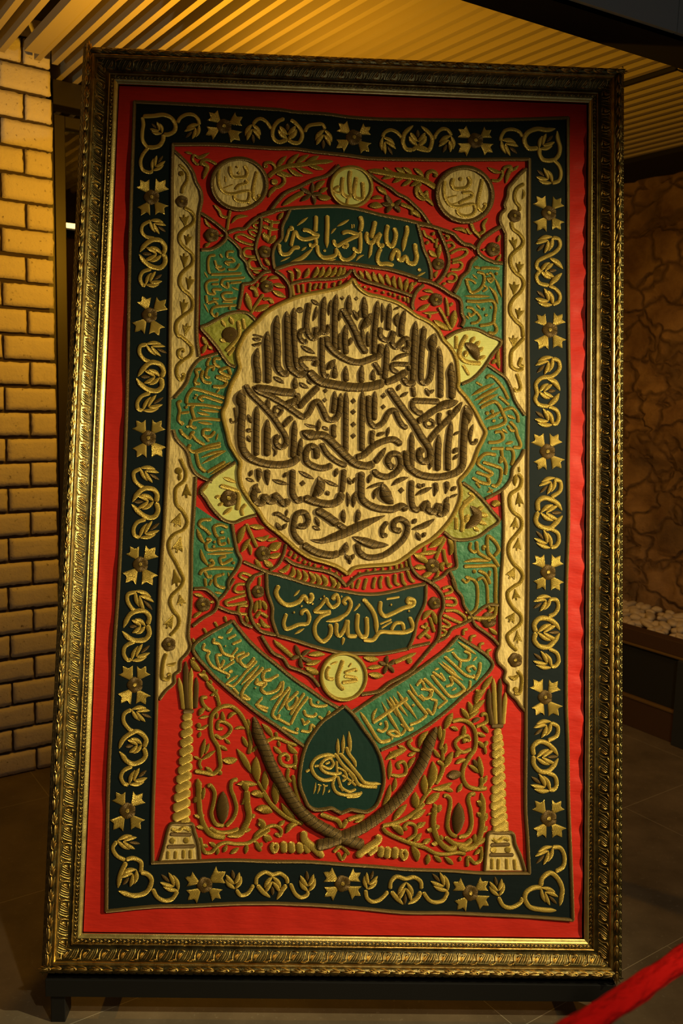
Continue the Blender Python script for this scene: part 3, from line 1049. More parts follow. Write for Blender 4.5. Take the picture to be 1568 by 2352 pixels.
s17.1 406,4151 402,4182 417,4188
[field>scroll_spray]
s18.4 763,4267 806,4268 827,4303 823,4328
l24.5 743,4341 781,4320 825,4312
s19.6 829,4322 841,4344 872,4348 878,4317
t24.6 872,4342 854,4292 845,4252
l18.4 878,4324 902,4343 917,4358
[field>scroll_spray]
t21.9 655,4019 671,3982 692,3959 712,3930
t20.7 701,3959 728,3978 724,4015 749,4053
l24.3 559,3984 604,3983 635,3960
s17 631,3990 647,3966 662,3960
[field>star_flower]
b
l25.4 -227,4149 -263,4169 -288,4185
l25.4 -227,4149 -222,4183 -222,4217
l25.4 -227,4149 -197,4153 -163,4148
l25.4 -227,4149 -212,4128 -209,4092
l25.4 -227,4149 -256,4129 -285,4108
g
l33.9 -210,4170 -181,4209 -153,4230
l25.4 -183,4160 -159,4179 -137,4190
l37.5 -195,4135 -155,4133 -118,4131
t30.3 -269,4159 -310,4136 -345,4111 -385,4080
[field>star_flower]
b
l31.6 223,4107 199,4131 185,4166
l29.2 223,4107 187,4109 158,4114
l29.2 223,4107 200,4085 187,4058
l29.2 223,4107 248,4090 261,4064
l25.5 223,4107 247,4117 269,4141
g
c12.2 220,4107
l32.8 188,4160 162,4185 130,4210
l24.3 103,4137 132,4147 167,4142
l38.8 89,4095 127,4101 168,4095
s23.1 262,4115 295,4104 326,4086 329,4053
l30.4 320,4080 344,4069 376,4041
[cords]
B21.9 -79,4318 -140,4260 -217,4232 -288,4192 -365,4153 -411,4102 -445,4052
B21.9 87,4278 130,4245 179,4216 209,4199 246,4170 295,4147 337,4111 380,4070 426,4007
B21.6 -824,4019 -769,3985 -715,3944 -687,3918 -686,3884 -718,3847 -764,3821 -817,3816
B21.6 -673,3918 -626,3938 -584,3943 -556,3974 -515,4009 -462,4030 -422,4046
B21.6 -678,3891 -641,3862 -610,3826 -603,3790 -573,3755 -559,3713 -529,3671 -511,3666
B21.5 -586,3633 -534,3644 -499,3679 -470,3704 -435,3711
B21.5 -586,3633 -593,3573 -606,3494
B19.3 -497,4004 -501,3934 -517,3878 -522,3829 -502,3769 -483,3734 -453,3719
B22.9 -498,4022 -439,4046 -350,4064 -261,4074 -142,4084 -52,4085 38,4073 158,4046 279,4026 369,4008 440,3998
B22.8 -415,3721 -312,3758 -223,3767 -134,3770 -15,3768 105,3754 195,3745 285,3724 375,3697 446,3678
B21.7 -343,4055 -361,4012 -380,3968 -382,3926 -384,3895 -416,3857 -429,3814 -425,3760 -415,3721
B23.1 360,4002 380,3929 396,3862 421,3808 437,3748 441,3693
B20.5 1,3732 -31,3698 -102,3680 -191,3674 -268,3662 -326,3642
B21.6 -411,3712 -369,3683 -338,3642 -328,3606 -327,3560
B21.7 13,3736 29,3703 77,3674 137,3658 197,3642 275,3620 338,3598
B22.9 399,3664 364,3629 347,3592 339,3550 348,3520
B24.3 363,4002 424,3995 496,3976 557,3954 587,3924 618,3901 654,3893 684,3872
B23.1 478,3969 503,3915 528,3848 535,3794 518,3738 495,3701 471,3676
B24.1 369,3690 429,3680 495,3652 550,3617 592,3595 607,3571 611,3516 624,3474 612,3438
B23.1 691,3830 661,3798 644,3749 608,3711 591,3668 568,3624
B24.4 821,4006 779,3980 725,3935 696,3891 699,3855 733,3825 787,3803 833,3798
[field>petal_loops]
s15.6 -531,3853 -582,3864 -630,3886 -631,3905 -601,3912 -559,3895 -520,3878
s15.6 -517,3790 -574,3791 -589,3812 -575,3834 -531,3832
s15.6 -486,3724 -542,3725 -558,3755 -544,3774 -508,3772
s14.4 -518,3902 -554,3919 -560,3934 -537,3938 -513,3924
s14.4 -513,3945 -538,3963 -532,3978 -508,3979
l17.9 -536,3709 -493,3699
[field>petal_loops]
s17 543,3843 588,3869 630,3870 636,3852 607,3827 553,3807
s17 553,3791 595,3799 610,3784 596,3759 548,3754
s16.9 527,3711 548,3733 575,3725 578,3704 561,3688 528,3690
s15.8 521,3903 551,3907 564,3886 534,3864
s14.6 512,3946 533,3940 527,3922
l16.9 501,3669 524,3679
[field>flower_sprig]
D39 -764,3900
l18 -769,3941 -793,3966 -806,3993
l20.3 -801,3830 -786,3847 -770,3858
l15.6 -726,3902 -697,3899
[field>flower_sprig]
D39.5 780,3876
l19.5 804,3917 819,3960
l20.6 796,3810 811,3828 824,3850
l14.6 717,3872 739,3874
[field>flower_sprig]
D33.6 -474,3819
l27.6 -459,3873 -476,3901 -480,3929
l27.6 -457,3867 -434,3881 -417,3901
l21.6 -452,3740 -460,3765 -474,3781
s16.8 -452,3874 -448,3936 -440,3991
l22.9 -488,4002 -449,3993
l22.9 -493,3964 -478,3959 -457,3944
s18 -445,3936 -438,3997
s16.9 -479,4001 -443,3985 -396,3986
l21.7 -481,3972 -448,3948 -399,3945
D33 -468,3816
l33.7 -489,3923 -464,3892 -457,3867
l33.6 -457,3867 -434,3887 -416,3913
l21.6 -471,3778 -454,3759 -444,3740
l24.1 -406,3999 -391,4023 -378,4043
[field>flower_sprig]
D33.9 478,3783
l30.3 478,3815 480,3847 487,3897
l30.3 470,3821 444,3839 425,3862
l21.7 465,3703 464,3724 477,3744
s17 465,3871 467,3914 473,3926
s17 391,3972 406,3942 437,3925 455,3901
s17 407,3893 425,3909
l20.6 441,3942 455,3963
[field>flower_sprig]
D36.1 470,3584
l27.7 380,3590 407,3591 433,3603
l27.6 369,3519 408,3540 438,3560
l21.7 399,3632 430,3632 455,3619
s19.3 485,3542 510,3501 541,3441 559,3415
l42.1 559,3424 567,3479 576,3530
l37.2 458,3470 493,3446 544,3414
t18 537,3493 533,3544 523,3601
s16.9 542,3550 563,3569
l18 399,3509 438,3508 487,3515
l18 435,3507 438,3477
[field>flower_sprig]
D35.9 -456,3626
s26.3 -548,3621 -521,3605 -508,3563
l37 -566,3589 -554,3538 -538,3487
s17.9 -473,3583 -512,3521 -540,3472
l36.9 -524,3488 -482,3504 -437,3525
l21.5 -494,3647 -475,3667 -451,3687
s17.9 -478,3558 -442,3554 -424,3530
l17.9 -513,3615 -503,3645
l21.5 -450,3667 -422,3678 -391,3672
l27.5 -425,3640 -391,3634 -354,3622
l31.1 -427,3605 -390,3586 -349,3567
l19.1 -488,3646 -454,3687
s17.9 -472,3553 -436,3557 -418,3530
l27.4 -485,3495 -441,3517
[field>feather_row]
l24 -346,3719 -325,3706 -320,3651
l26.4 -306,3734 -284,3710 -293,3669
l26.4 -230,3738 -236,3712 -257,3678
l28.8 -183,3747 -186,3717 -212,3682
l28.8 -150,3748 -156,3715 -179,3684
l28.9 -114,3750 -121,3716 -150,3685
l26.5 -81,3749 -91,3717 -117,3690
l26.5 -54,3750 -61,3718 -81,3694
l25.3 -33,3749 -43,3719 -61,3698
s16.8 -321,3648 -307,3575
s16.8 -288,3643 -281,3594
s16.8 -261,3647 -257,3595
s18 -220,3655 -225,3603
s18 -184,3653 -201,3616
s16.8 -161,3657 -169,3620
s16.8 -131,3658 -136,3624
s16.8 -87,3662 -95,3635
s16.8 -51,3673 -65,3642
[field>feather_row]
l24.1 47,3733 58,3710 69,3686
l27.7 80,3734 97,3699 114,3672
l27.7 122,3729 130,3694 153,3666
l28.9 152,3722 166,3689 183,3657
l27.7 195,3718 202,3685 219,3652
l27.7 238,3710 235,3674 249,3638
l27.7 267,3704 271,3663 281,3628
l28.9 312,3697 304,3664 297,3621
l27.7 340,3680 331,3646 321,3616
l18.1 339,3658 364,3679
s15.6 50,3655 58,3648
s15.6 74,3647 84,3635
s15.6 107,3639 111,3624
s15.6 146,3628 141,3616
s15.6 179,3623 183,3605
s15.6 215,3618 219,3597
s15.6 239,3613 243,3589
s15.6 269,3602 270,3578
s15.6 296,3594 300,3567
s15.6 314,3591 318,3558
[banner1>lettering]
t27.9 300,3992 301,3957 290,3907 281,3843
s27.9 347,3894 351,3854 358,3818 346,3781 313,3783 295,3816 277,3797 259,3802 256,3839 240,3850 223,3819 218,3789
s25.3 233,3765 194,3773 158,3771 143,3792 148,3829 162,3860
s26.7 229,3978 241,3942 233,3893 219,3871 195,3888 188,3934 196,3993
s25.4 180,3879 156,3872 141,3896 155,3939 131,3914 114,3889 93,3888 80,3918 83,3949
s27.9 126,4012 118,3968 104,3913
t20.5 109,3901 103,3833 94,3799
s27.9 42,4036 52,3997 44,3947
s24.2 44,3947 48,3892 43,3837 19,3843 7,3860
s24.2 -57,3934 -25,3945 11,3937 41,3929
s23 41,3929 0,3909 -47,3883 -77,3864 -95,3875 -98,3899
s19.3 -47,3883 -23,3872 -35,3856 -53,3864
t21.7 20,3830 8,3806 -27,3786 -57,3797 -71,3839
s24.1 -82,3851 -87,3814 -123,3798 -158,3797 -183,3823 -189,3866
t26.6 -138,4034 -136,3971 -137,3910 -136,3849
s25.4 -200,4030 -199,3987 -201,3938
s22.9 -179,3915 -221,3901 -262,3893 -292,3905 -311,3934 -322,3903 -332,3851
s24.1 -272,3948 -240,3943 -209,3926 -176,3915
s21.7 -197,3902 -196,3871 -219,3858 -235,3873
l26.5 -210,3848 -242,3815 -277,3786 -333,3764
s22.9 -282,3847 -314,3843 -343,3811 -379,3807 -394,3834 -395,3864
s18 -366,3874 -352,3915 -344,3945 -326,3949 -329,3959 -344,3955
l16.9 -303,3968 -277,3991 -242,4019
l18.1 -84,3973 -50,3993 -16,4014
l13.3 -115,3929 -101,3951 -86,3964
l14.5 24,3782 44,3807 70,3819
l10.8 -388,3765 -334,3793
s8.5 -2,3988 -1,3964
s8.5 10,3989 10,3967
c8.4 -147,3834
c10.9 374,3745
l13.3 360,3709 409,3734
l14.4 -277,3829 -246,3853
l13.2 -140,3782 -82,3789
[green1>lettering]
s16.7 -739,3788 -769,3784 -779,3753 -775,3705 -765,3681
s16.7 -762,3681 -700,3684 -641,3689 -594,3693
s16.7 -576,3670 -641,3662 -693,3654 -701,3629 -668,3612 -669,3642
s15.5 -593,3645 -657,3637
s15.6 -608,3747 -630,3716 -672,3712
s15.6 -639,3813 -675,3809 -674,3781 -650,3776 -638,3758 -685,3751 -661,3733
s15.5 -744,3761 -731,3731 -702,3726
s14.4 -716,3798 -703,3774
s15.5 -737,3725 -713,3707 -684,3717
s16.7 -717,3653 -770,3645 -787,3620 -773,3579 -738,3574 -745,3598 -698,3599
s14.3 -757,3627 -716,3629
s16.7 -785,3566 -772,3524 -736,3532 -718,3514
s16.7 -616,3554 -678,3546 -697,3569 -679,3582 -638,3583
s16.7 -615,3515 -689,3509 -741,3498 -752,3471 -728,3448 -717,3472
s15.5 -654,3516 -653,3486
s13.1 -749,3549 -713,3547
l14.3 -648,3616 -606,3598
l11.9 -794,3521 -767,3467
l10.7 -798,3695 -777,3660
s13.1 -695,3533 -636,3532
[green2>lettering]
s19.4 710,3766 758,3771 818,3767
l19.4 672,3775 713,3766
s19.4 692,3747 728,3733 729,3684 705,3647 663,3630 642,3669 632,3706
s15.7 632,3706 669,3695 687,3677
l14.5 667,3732 695,3705
s17 758,3746 776,3735 782,3711 765,3692 752,3710 782,3711
c9.7 800,3739
c8.5 749,3734
l21.8 792,3714 813,3663 831,3606
l23 758,3668 789,3632 811,3566
s15.7 735,3672 747,3655 723,3636
l20.5 622,3608 688,3610 767,3611
s20.5 634,3581 700,3580 778,3586 796,3553 791,3504 786,3468 756,3454 708,3446
s20.5 786,3468 804,3432 792,3407 756,3409
s18.1 635,3547 665,3542 683,3519 659,3500 647,3518
s18.1 689,3525 713,3489 696,3465 660,3457
c9.7 731,3539
c9.6 746,3506
s13.3 772,3558 773,3540
l15.7 691,3565 716,3535
l14.5 635,3502 651,3478
[medallion>lettering]
b
t35.4 -486,3088 -489,3150 -500,3210 -493,3286
t37.8 -432,3089 -434,3158 -439,3247 -444,3307 -442,3379
t39.1 -319,3149 -354,3148 -384,3189 -387,3279 -396,3369 -393,3469
t36.8 -230,3146 -271,3145 -320,3185 -331,3281 -337,3400 -343,3492
t32 -242,3164 -278,3187 -293,3282 -303,3432 -302,3514
s32.3 -220,3543 -228,3494 -234,3410 -218,3362 -188,3345 -180,3388 -181,3412
s28.6 -234,3392 -260,3385 -271,3355 -247,3325 -223,3332
s32.2 -180,3364 -154,3382 -124,3383 -107,3426
t33.4 -142,3377 -146,3437 -145,3521 -137,3581
t33.3 -77,3289 -81,3439 -80,3530 -73,3596
t34.7 1,3478 -6,3514 -5,3594
t37.1 84,3463 80,3517 76,3588
s37.1 -44,3516 -7,3460 30,3394 61,3323 98,3270
l25.1 -59,3443 -50,3488 -38,3513
s38.2 -124,3362 -117,3318 -74,3271 -2,3231 57,3221 116,3241 163,3266 176,3330
t32.2 136,3266 137,3386 144,3477 152,3569
l47.8 56,3398 94,3445 118,3497
t34.5 -15,3261 -23,3345 -19,3430
t25 -51,3284 -55,3332 -52,3381
l26.2 -4,3308 16,3361
t25.1 76,3324 71,3384 71,3420
t25.1 106,3307 102,3349 101,3395
s32.2 -147,3356 -145,3269 -143,3197 -130,3143 -100,3138
l36.8 -120,3171 -90,3210 -72,3235
s28.5 -168,3232 -250,3232 -261,3211 -219,3165
s51 -219,3165 -159,3113 -58,3092 31,3083 119,3091 196,3115
s39.3 196,3115 237,3128 284,3156 319,3184
l35.6 -199,3200 -176,3208 -165,3235
t33.2 -73,3127 -74,3169 -72,3206
t34.4 -11,3111 -15,3159 -13,3202
t33.3 72,3108 70,3162 75,3211
t28.5 136,3122 133,3158 138,3189
s28.6 137,3224 165,3182 177,3153
t34.5 195,3130 203,3208 206,3331
l23.9 -213,3560 -166,3527
l21.5 -201,3438 -186,3478 -182,3525
l21.5 -116,3471 -110,3516 -104,3564
c17.9 -272,3499
l28.5 -263,3304 -228,3284 -182,3260
l24 174,3555 182,3490 174,3440
d25.2 -43,3573
d24 34,3573
l26.3 17,3510 31,3485 43,3449
l20.3 43,3452 51,3486 57,3516
s13.1 -522,3355 -465,3342
l23.7 -525,3336 -500,3329 -476,3330
l23.7 -528,3301 -500,3299 -474,3315
l26 -407,3129 -376,3112 -345,3092
l17.8 -224,3120 -199,3089
l26.1 -266,3102 -240,3083 -212,3070
t30.8 -284,3064 -288,3103 -286,3133
t33.5 211,3400 212,3461 218,3556
s32.3 169,3420 167,3375 191,3351 221,3352 240,3395 233,3335 257,3311 280,3336 310,3361 325,3338 317,3301 287,3306
t35.9 283,3366 284,3439 301,3521
l26.4 258,3421 251,3462 268,3504
l15.6 234,3515 276,3538
t36.9 350,3116 353,3272 357,3393 362,3461
s34.8 407,3425 399,3334 393,3214 397,3130 421,3119 444,3149 454,3246 462,3324
l52.7 451,3282 453,3336 468,3397
l35.9 391,3310 402,3376 406,3437
t35.7 502,3037 500,3157 496,3247 489,3325
t42.9 565,3033 563,3129 557,3189 562,3240
l26.2 231,3231 282,3264 342,3279
s28.7 330,3218 241,3215 236,3191 272,3168
s29.8 330,3218 328,3182
s35.7 296,3145 320,3115 368,3117
s27.4 350,3098 360,3039
l23.8 264,3069 285,3110
l26.2 420,3092 431,3071 440,3044
l21.5 469,3084 434,3059
l21.4 280,3035 328,3068
d33.3 194,3043
s44.9 -504,3063 -439,3059 -357,3047 -280,3043
l35.4 -519,3072 -486,3049 -421,3021
s33.1 -280,3043 -271,3020 -284,2978
l43.7 -342,2991 -297,2992 -267,3023
s31.9 -554,3080 -527,3036 -466,2978 -406,2915 -363,2857 -333,2810 -326,2769 -348,2745 -378,2762 -382,2791 -362,2810
s34.2 -468,3041 -409,3016 -337,2976 -277,2936 -236,2914 -207,2939 -185,2987 -162,2999 -137,2964 -106,2906 -65,2907 -43,2955 -39,3033
t29.6 -48,2931 -39,2997 -38,3052
s35.4 -266,2961 -215,3022 -158,3083
s42.4 -570,3005 -566,2934 -570,2815 -558,2733 -522,2687 -457,2660 -369,2650 -293,2664 -256,2698
t29.4 -256,2698 -252,2742 -244,2802
l54.1 -586,2957 -576,3011 -571,3055
t34 -484,2694 -488,2830 -489,2967
t38.7 -426,2693 -429,2796 -429,2898
t30.6 -427,2950 -431,2979 -426,3015
s21.2 -384,2972 -354,2946 -377,2916 -395,2939 -384,2972
s30.6 -346,2857 -317,2894 -294,2912
t34 -288,2688 -285,2794 -282,2896
s14.1 -609,2955 -602,2915 -598,2880 -621,2873 -628,2896
l23.5 -536,2920 -515,2869
l25.8 -543,2837 -511,2826
l23.5 -534,2805 -518,2767
l20 -402,2751 -380,2721 -392,2692
l58.9 -248,2838 -198,2817 -133,2810
s43.6 -180,2818 -122,2814 -62,2765 -2,2708 52,2668 117,2658 152,2676
t33 152,2674 186,2719 212,2762
s30.6 -138,2775 -108,2722 -60,2682 3,2652
s36.4 -159,2686 -167,2744 -196,2755 -219,2719 -212,2672 -164,2644 -117,2640 -74,2658
d28.4 -122,3060
d28.4 -124,3009
l25.9 -160,2833 -153,2875 -152,2906
l18.9 -233,2877 -199,2865 -155,2860
l22.4 -136,2865 -98,2844
s29.5 -68,2800 -75,2842 -70,2880
t31.9 -78,2936 -71,3008 -72,3062
t33 -5,2725 -8,2861 -10,3059
d32 30,3008
d32 31,2949
d31.9 33,2880
d31.9 34,2818
t33 83,2734 79,2894 79,3066
t32 147,2904 145,2985 146,3068
d29.7 191,3040
d29.7 193,2981
s29.5 138,2771 134,2812 139,2854
l20.1 159,2818 185,2844
s30.9 112,3043 113,2954 124,2895 154,2872 194,2897 223,2951 252,2964 277,2917 301,2882 328,2868
s39.2 220,3085 263,3024 311,2960 360,2896 402,2826 445,2762 452,2714 428,2690 399,2701 392,2736 415,2761
s36.5 48,2702 92,2716 144,2765 202,2796 255,2804 297,2775
s34.5 346,3021 411,3020 500,3019
s32.1 354,3024 352,2985 382,2956 412,2951
s36.9 536,3002 471,2971 430,2940 377,2902
l52.3 477,2992 542,3006 602,3025
l29.7 545,2946 566,2976
t33.2 438,2794 485,2858 549,2925 595,2980 623,3023
s40.5 643,2970 635,2880 631,2761 627,2672 595,2636 507,2609 418,2613 365,2635 328,2675 322,2729 327,2749
l54.7 659,2902 652,2958 640,3007
t37.8 494,2639 493,2727 497,2842
t35.5 550,2640 548,2759 564,2917
s27.3 502,2888 495,2924 501,2960
t33 353,2647 351,2723 350,2851
s20.2 442,2922 419,2903 431,2880 461,2881 466,2905 442,2922
l17.8 573,2835 610,2861
l28.4 572,2736 604,2773
l21.3 573,2701 608,2737
l27.3 672,2789 666,2839 683,2902
s21.4 669,2798 693,2798 705,2823
l23.6 447,2644 464,2706
s35.4 264,2668 246,2655 222,2690 245,2726 280,2721 293,2674 276,2633 224,2602 171,2612 144,2638
l23.6 159,2819 204,2844
l22.5 214,2816 227,2874
s38.5 -470,2527 -492,2488 -479,2448 -444,2443 -434,2478 -410,2456 -381,2456 -376,2486 -346,2457 -322,2440 -305,2470
l35 -452,2498 -485,2518 -472,2548
s35.2 -287,2629 -287,2553 -283,2494 -253,2460 -224,2478
s43.3 -224,2478 -159,2456 -89,2446 -37,2465 -20,2513
s31.6 -20,2507 -16,2560 -12,2637
t32.8 -470,2630 -467,2600 -470,2553
t33.9 -421,2625 -423,2590 -418,2536
l58.5 -180,2476 -146,2515 -136,2557 -148,2595
d34 -232,2554
l24.6 -257,2621 -210,2596 -171,2578
l24.6 -397,2570 -355,2557 -306,2545
l19.9 -538,2574 -489,2555
l25.7 -339,2582 -307,2612
l22.2 -518,2581 -502,2620
l22.3 -119,2578 -80,2558 -36,2541
l25.8 -102,2519 -90,2490
l27 -60,2591 -47,2644
l23.5 6,2516 16,2476 11,2431
l30.4 43,2429 45,2473 56,2521
l25.8 10,2593 28,2552
l21.1 34,2558 57,2597
s46.7 -158,2415 -99,2382 -34,2337
s35 -40,2342 20,2303
l52.4 -186,2252 -125,2247 -50,2272 20,2303 106,2346 217,2393
l49 38,2274 108,2250 167,2234 239,2234
s32.6 -202,2321 -249,2325 -214,2326 -197,2356 -216,2396 -257,2389 -273,2342 -271,2284 -223,2227
s41.9 -223,2227 -152,2188 -70,2173 -24,2185
l40.7 -41,2179 -1,2198 12,2247
l31.5 -2,2345 -11,2384 -7,2422
l32.7 57,2345 70,2386 69,2426
s24.5 -384,2383 -361,2387 -332,2370 -296,2347
l18.6 -316,2373 -310,2414
l27.9 -367,2342 -354,2317 -335,2297
l23.3 -338,2300 -308,2338
l25.7 -160,2378 -135,2322
l23.3 -175,2326 -129,2304
l25.6 31,2124 30,2175
l23.3 5,2180 26,2146
l23.3 55,2184 35,2146
s40 82,2627 82,2533 92,2475 157,2435 251,2426 304,2445 333,2422
l64.7 195,2569 220,2496 259,2453
l27 150,2476 161,2518 181,2546
l21.1 108,2533 155,2553 207,2572
l28.2 243,2552 289,2586 337,2602
d35.3 299,2530
l28.2 373,2503 420,2530 467,2551
l28.3 386,2571 405,2542
l21.2 407,2548 426,2572
t29.5 481,2579 487,2544 476,2500
t29.5 542,2587 546,2557 538,2515
l25.9 564,2534 599,2560
l17.7 559,2496 604,2519
s35.3 354,2588 353,2493 368,2435 404,2424
s37.6 404,2424 438,2466 445,2431 480,2420 503,2456 510,2409 539,2422 544,2475
l29.4 545,2440 541,2469 555,2505
l27 119,2561 136,2617
s33.8 68,2243 81,2194 128,2166 209,2179 278,2228 324,2282 335,2346 299,2375 264,2356 265,2321 306,2310
s26.9 229,2361 201,2319 207,2284 230,2291
l27 359,2351 387,2380
l32.8 356,2320 423,2343 484,2382
l28.1 384,2309 407,2260
l25.8 436,2309 415,2278
[medallion]
A25.2 11,3684 -18,3653 -71,3627 -159,3605 -248,3584 -318,3558 -394,3519 -452,3481 -486,3444 -520,3406 -560,3363 -588,3308 -604,3254 -597,3206 -590,3177 -600,3141 -628,3086 -644,3032 -656,2967 -672,2925 -662,2872 -645,2813 -629,2755 -598,2703 -570,2656 -574,2603 -561,2533 -521,2470 -466,2401 -424,2338 -353,2282 -299,2237 -245,2192 -175,2153 -93,2131 -34,2110 22,2073
A24.4 22,2073 53,2106 123,2119 210,2127 280,2140 338,2177 396,2225 465,2268 517,2316 569,2381 603,2447 620,2506 619,2559 613,2589 648,2631 683,2685 711,2763 740,2824 751,2860 727,2907 690,2977 642,3047 597,3100 599,3130 595,3184 585,3256 555,3315 512,3362 481,3415 433,3456 361,3490 312,3525 252,3559 162,3586 90,3602 42,3637 14,3678
[petal1]
B21.4 -510,3437 -552,3472 -599,3479 -658,3468 -716,3436 -767,3404 -803,3386 -759,3333 -710,3275 -679,3228 -643,3187 -610,3175
[petal1>tulip]
b
c45.1 -648,3351
g
s23.8 -604,3431 -598,3350 -629,3301 -666,3258
s19 -581,3444 -567,3381
s19 -614,3284 -653,3237
l21.4 -673,3392 -695,3434
l26.1 -632,3406 -649,3453
l23.7 -700,3329 -670,3306
c17.8 -639,3349
[petal2]
B21.6 527,3371 583,3406 648,3427 702,3422 762,3394 829,3360 782,3286 735,3212 676,3150 617,3119
[petal2>tulip]
b
l60 629,3348 680,3310 702,3250
g
s26.4 643,3393 614,3341 603,3280 639,3245 723,3236
s21.6 583,3388 584,3310
s19.2 621,3227 658,3168
l26.4 658,3347 688,3386
l26.4 684,3328 716,3362
l26.4 698,3298 735,3328
l26.4 702,3256 749,3280
l42 621,3287 653,3288
[petal3]
B21.1 -594,2659 -642,2625 -688,2594 -721,2564 -774,2501 -747,2458 -716,2412 -680,2373 -644,2344 -592,2334 -535,2359 -474,2378
[petal3>tulip]
b
D45.4 -625,2462
g
l23.3 -661,2575 -584,2547
s25.6 -674,2530 -615,2514 -574,2492 -577,2399
l20.9 -682,2422 -648,2439
s19.8 -531,2435 -554,2405 -547,2370
l25.6 -654,2373 -603,2415
l23.3 -701,2465 -666,2472
[petal4]
B21.3 631,2580 685,2543 745,2486 793,2428 829,2379 776,2334 718,2291 647,2272 583,2276 535,2310
[petal4>tulip]
b
l58.9 674,2458 713,2403 649,2331
g
s24.8 697,2511 627,2436 634,2366 629,2313
s21.2 598,2394 599,2324
s18.9 661,2528 685,2514 633,2468
l35.3 643,2360 666,2413
l25.9 710,2438 748,2452
l31.8 716,2415 772,2404
l25.9 708,2379 767,2356
l25.9 690,2344 724,2320
[cords]
B22.1 -603,2325 -589,2253 -570,2178 -551,2138 -567,2091 -611,2021 -609,1977
B19.7 -533,2126 -469,2099 -410,2077 -323,2051 -235,2029 -148,2008 -60,1993
B19.7 -393,2084 -353,2113 -326,2166 -313,2225
B22 -314,2149 -267,2121 -179,2100 -92,2085 -33,2057 15,2006
B19.7 -413,2072 -410,1981
B19.6 -503,1979 -512,2006 -485,2047 -427,2071
B21 347,2177 357,2125 398,2073 457,2046 511,2009
B20.9 18,2012 78,2066 165,2085 258,2093 351,2113
B21.1 589,2271 596,2195 603,2125 562,2106 527,2071 475,2046
B21 568,2101 592,2049 604,2005
[field>flower_sprig]
D40.6 -433,2172
s20.9 -528,2330 -503,2278 -466,2203
l38.2 -566,2221 -553,2277 -531,2321
l30.2 -513,2319 -475,2314 -428,2308
l27.9 -476,2254 -433,2250 -402,2272
l22.1 -415,2243 -360,2254
l30.1 -550,2175 -525,2219 -502,2252
l23.2 -497,2161 -504,2203 -516,2231
l48.7 -411,2196 -368,2212 -337,2233
l34.8 -404,2157 -366,2162 -337,2175
l35.9 -427,2138 -406,2118 -375,2101
l27.8 -473,2142 -458,2117 -439,2097
[field>flower_sprig]
D39.7 474,2128
s22.3 541,2281 513,2222 490,2163
l37.4 453,2225 501,2257 538,2290
l41 556,2281 580,2235 568,2187
s21.1 531,2222 543,2164 555,2135
l25.7 547,2126 582,2143
l28.1 405,2195 455,2198 504,2205
l21 425,2199 437,2233
l43.2 370,2192 408,2173 452,2142
l31.5 374,2119 409,2120 442,2114
l31.5 419,2067 445,2080 477,2094
l31.5 533,2099 523,2129 541,2150
s18.7 509,2105 498,2070 483,2058
[field>feather_row]
s19.7 -280,2191 -294,2161
s19.7 -257,2174 -270,2147
s19.7 -233,2157 -241,2134
s19.7 -209,2143 -212,2120
s18.6 -180,2132 -188,2115
s18.6 -151,2124 -159,2107
s17.4 -110,2114 -118,2099
s16.3 -69,2103 -77,2091
s16.3 -33,2083 -45,2072
s16.3 -4,2067 -15,2058
l28.9 -350,2082 -318,2085 -287,2121
l29 -272,2107 -271,2069 -302,2048
l29 -249,2096 -237,2058 -261,2029
l29 -219,2091 -202,2053 -226,2021
l30.1 -187,2084 -160,2043 -185,2013
l30.2 -152,2075 -130,2032 -147,2003
l30.2 -117,2070 -95,2027 -115,1998
l27.8 -74,2062 -50,2022 -66,1996
l25.5 -25,2037 -27,2011 -40,1991
[field>feather_row]
s16.3 43,2059 49,2042
s16.3 86,2089 86,2072
s17.5 129,2102 127,2079
s17.5 167,2109 165,2085
s17.5 211,2113 205,2092
s17.5 248,2122 246,2093
s17.5 280,2132 281,2100
s17.5 307,2138 310,2109
s17.5 333,2153 336,2118
s18.6 43,2036 47,1996
s19.7 87,2049 68,1996
s19.8 124,2055 114,2020 108,1991
s19.8 171,2062 160,2021 161,1998
s19.8 206,2069 195,2034 201,1999
s19.8 235,2067 242,2023 260,2006
s19.8 276,2082 276,2036 300,2019
s19.8 310,2089 317,2042 335,2020
s19.8 339,2101 358,2055 382,2038
[border>vine]
F42.3 1098,3434 1025,3518 1167,3526 1036,3324 1168,3336
s22.4 -1091,3283 -1126,3273 -1130,3237 -1105,3202 -1070,3189
L70.8 -1097,3285 -982,3239
t28.2 -1008,3104 -998,3140 -1017,3175 -1064,3186 -1098,3161 -1135,3106
t28.2 -1008,3104 -1004,3057 -1029,3032 -1076,3037 -1118,3065 -1142,3099
L82.3 -1014,3107 -1121,3106
s22.3 -1063,3020 -1109,3000 -1131,2964 -1124,2929 -1099,2923
L76.1 -1100,2924 -993,2998
F40.9 -1064,2775 -1134,2868 -997,2872 -1123,2669 -986,2676
[border>vine]
s22.1 -1097,2609 -1134,2588 -1129,2547 -1102,2519 -1075,2505
L75.6 -1101,2612 -998,2551
t27.8 -1009,2431 -1008,2475 -1032,2500 -1078,2502 -1112,2472 -1137,2428
t27.8 -1009,2431 -999,2388 -1015,2355 -1049,2348 -1096,2373 -1140,2418
L81.1 -1024,2436 -1130,2429
s22 -1060,2339 -1106,2321 -1124,2286 -1117,2251 -1090,2240
L75 -1090,2241 -988,2321
F40.3 -1080,2099 -1139,2193 -1004,2192 -1155,1998 -1011,1990
[border>vine]
s21.8 -1097,1952 -1139,1939 -1141,1905 -1116,1865 -1099,1854
L80.2 -1101,1957 -1009,1860
t26.3 -1030,1781 -1023,1822 -1047,1850 -1087,1852 -1126,1831 -1158,1761
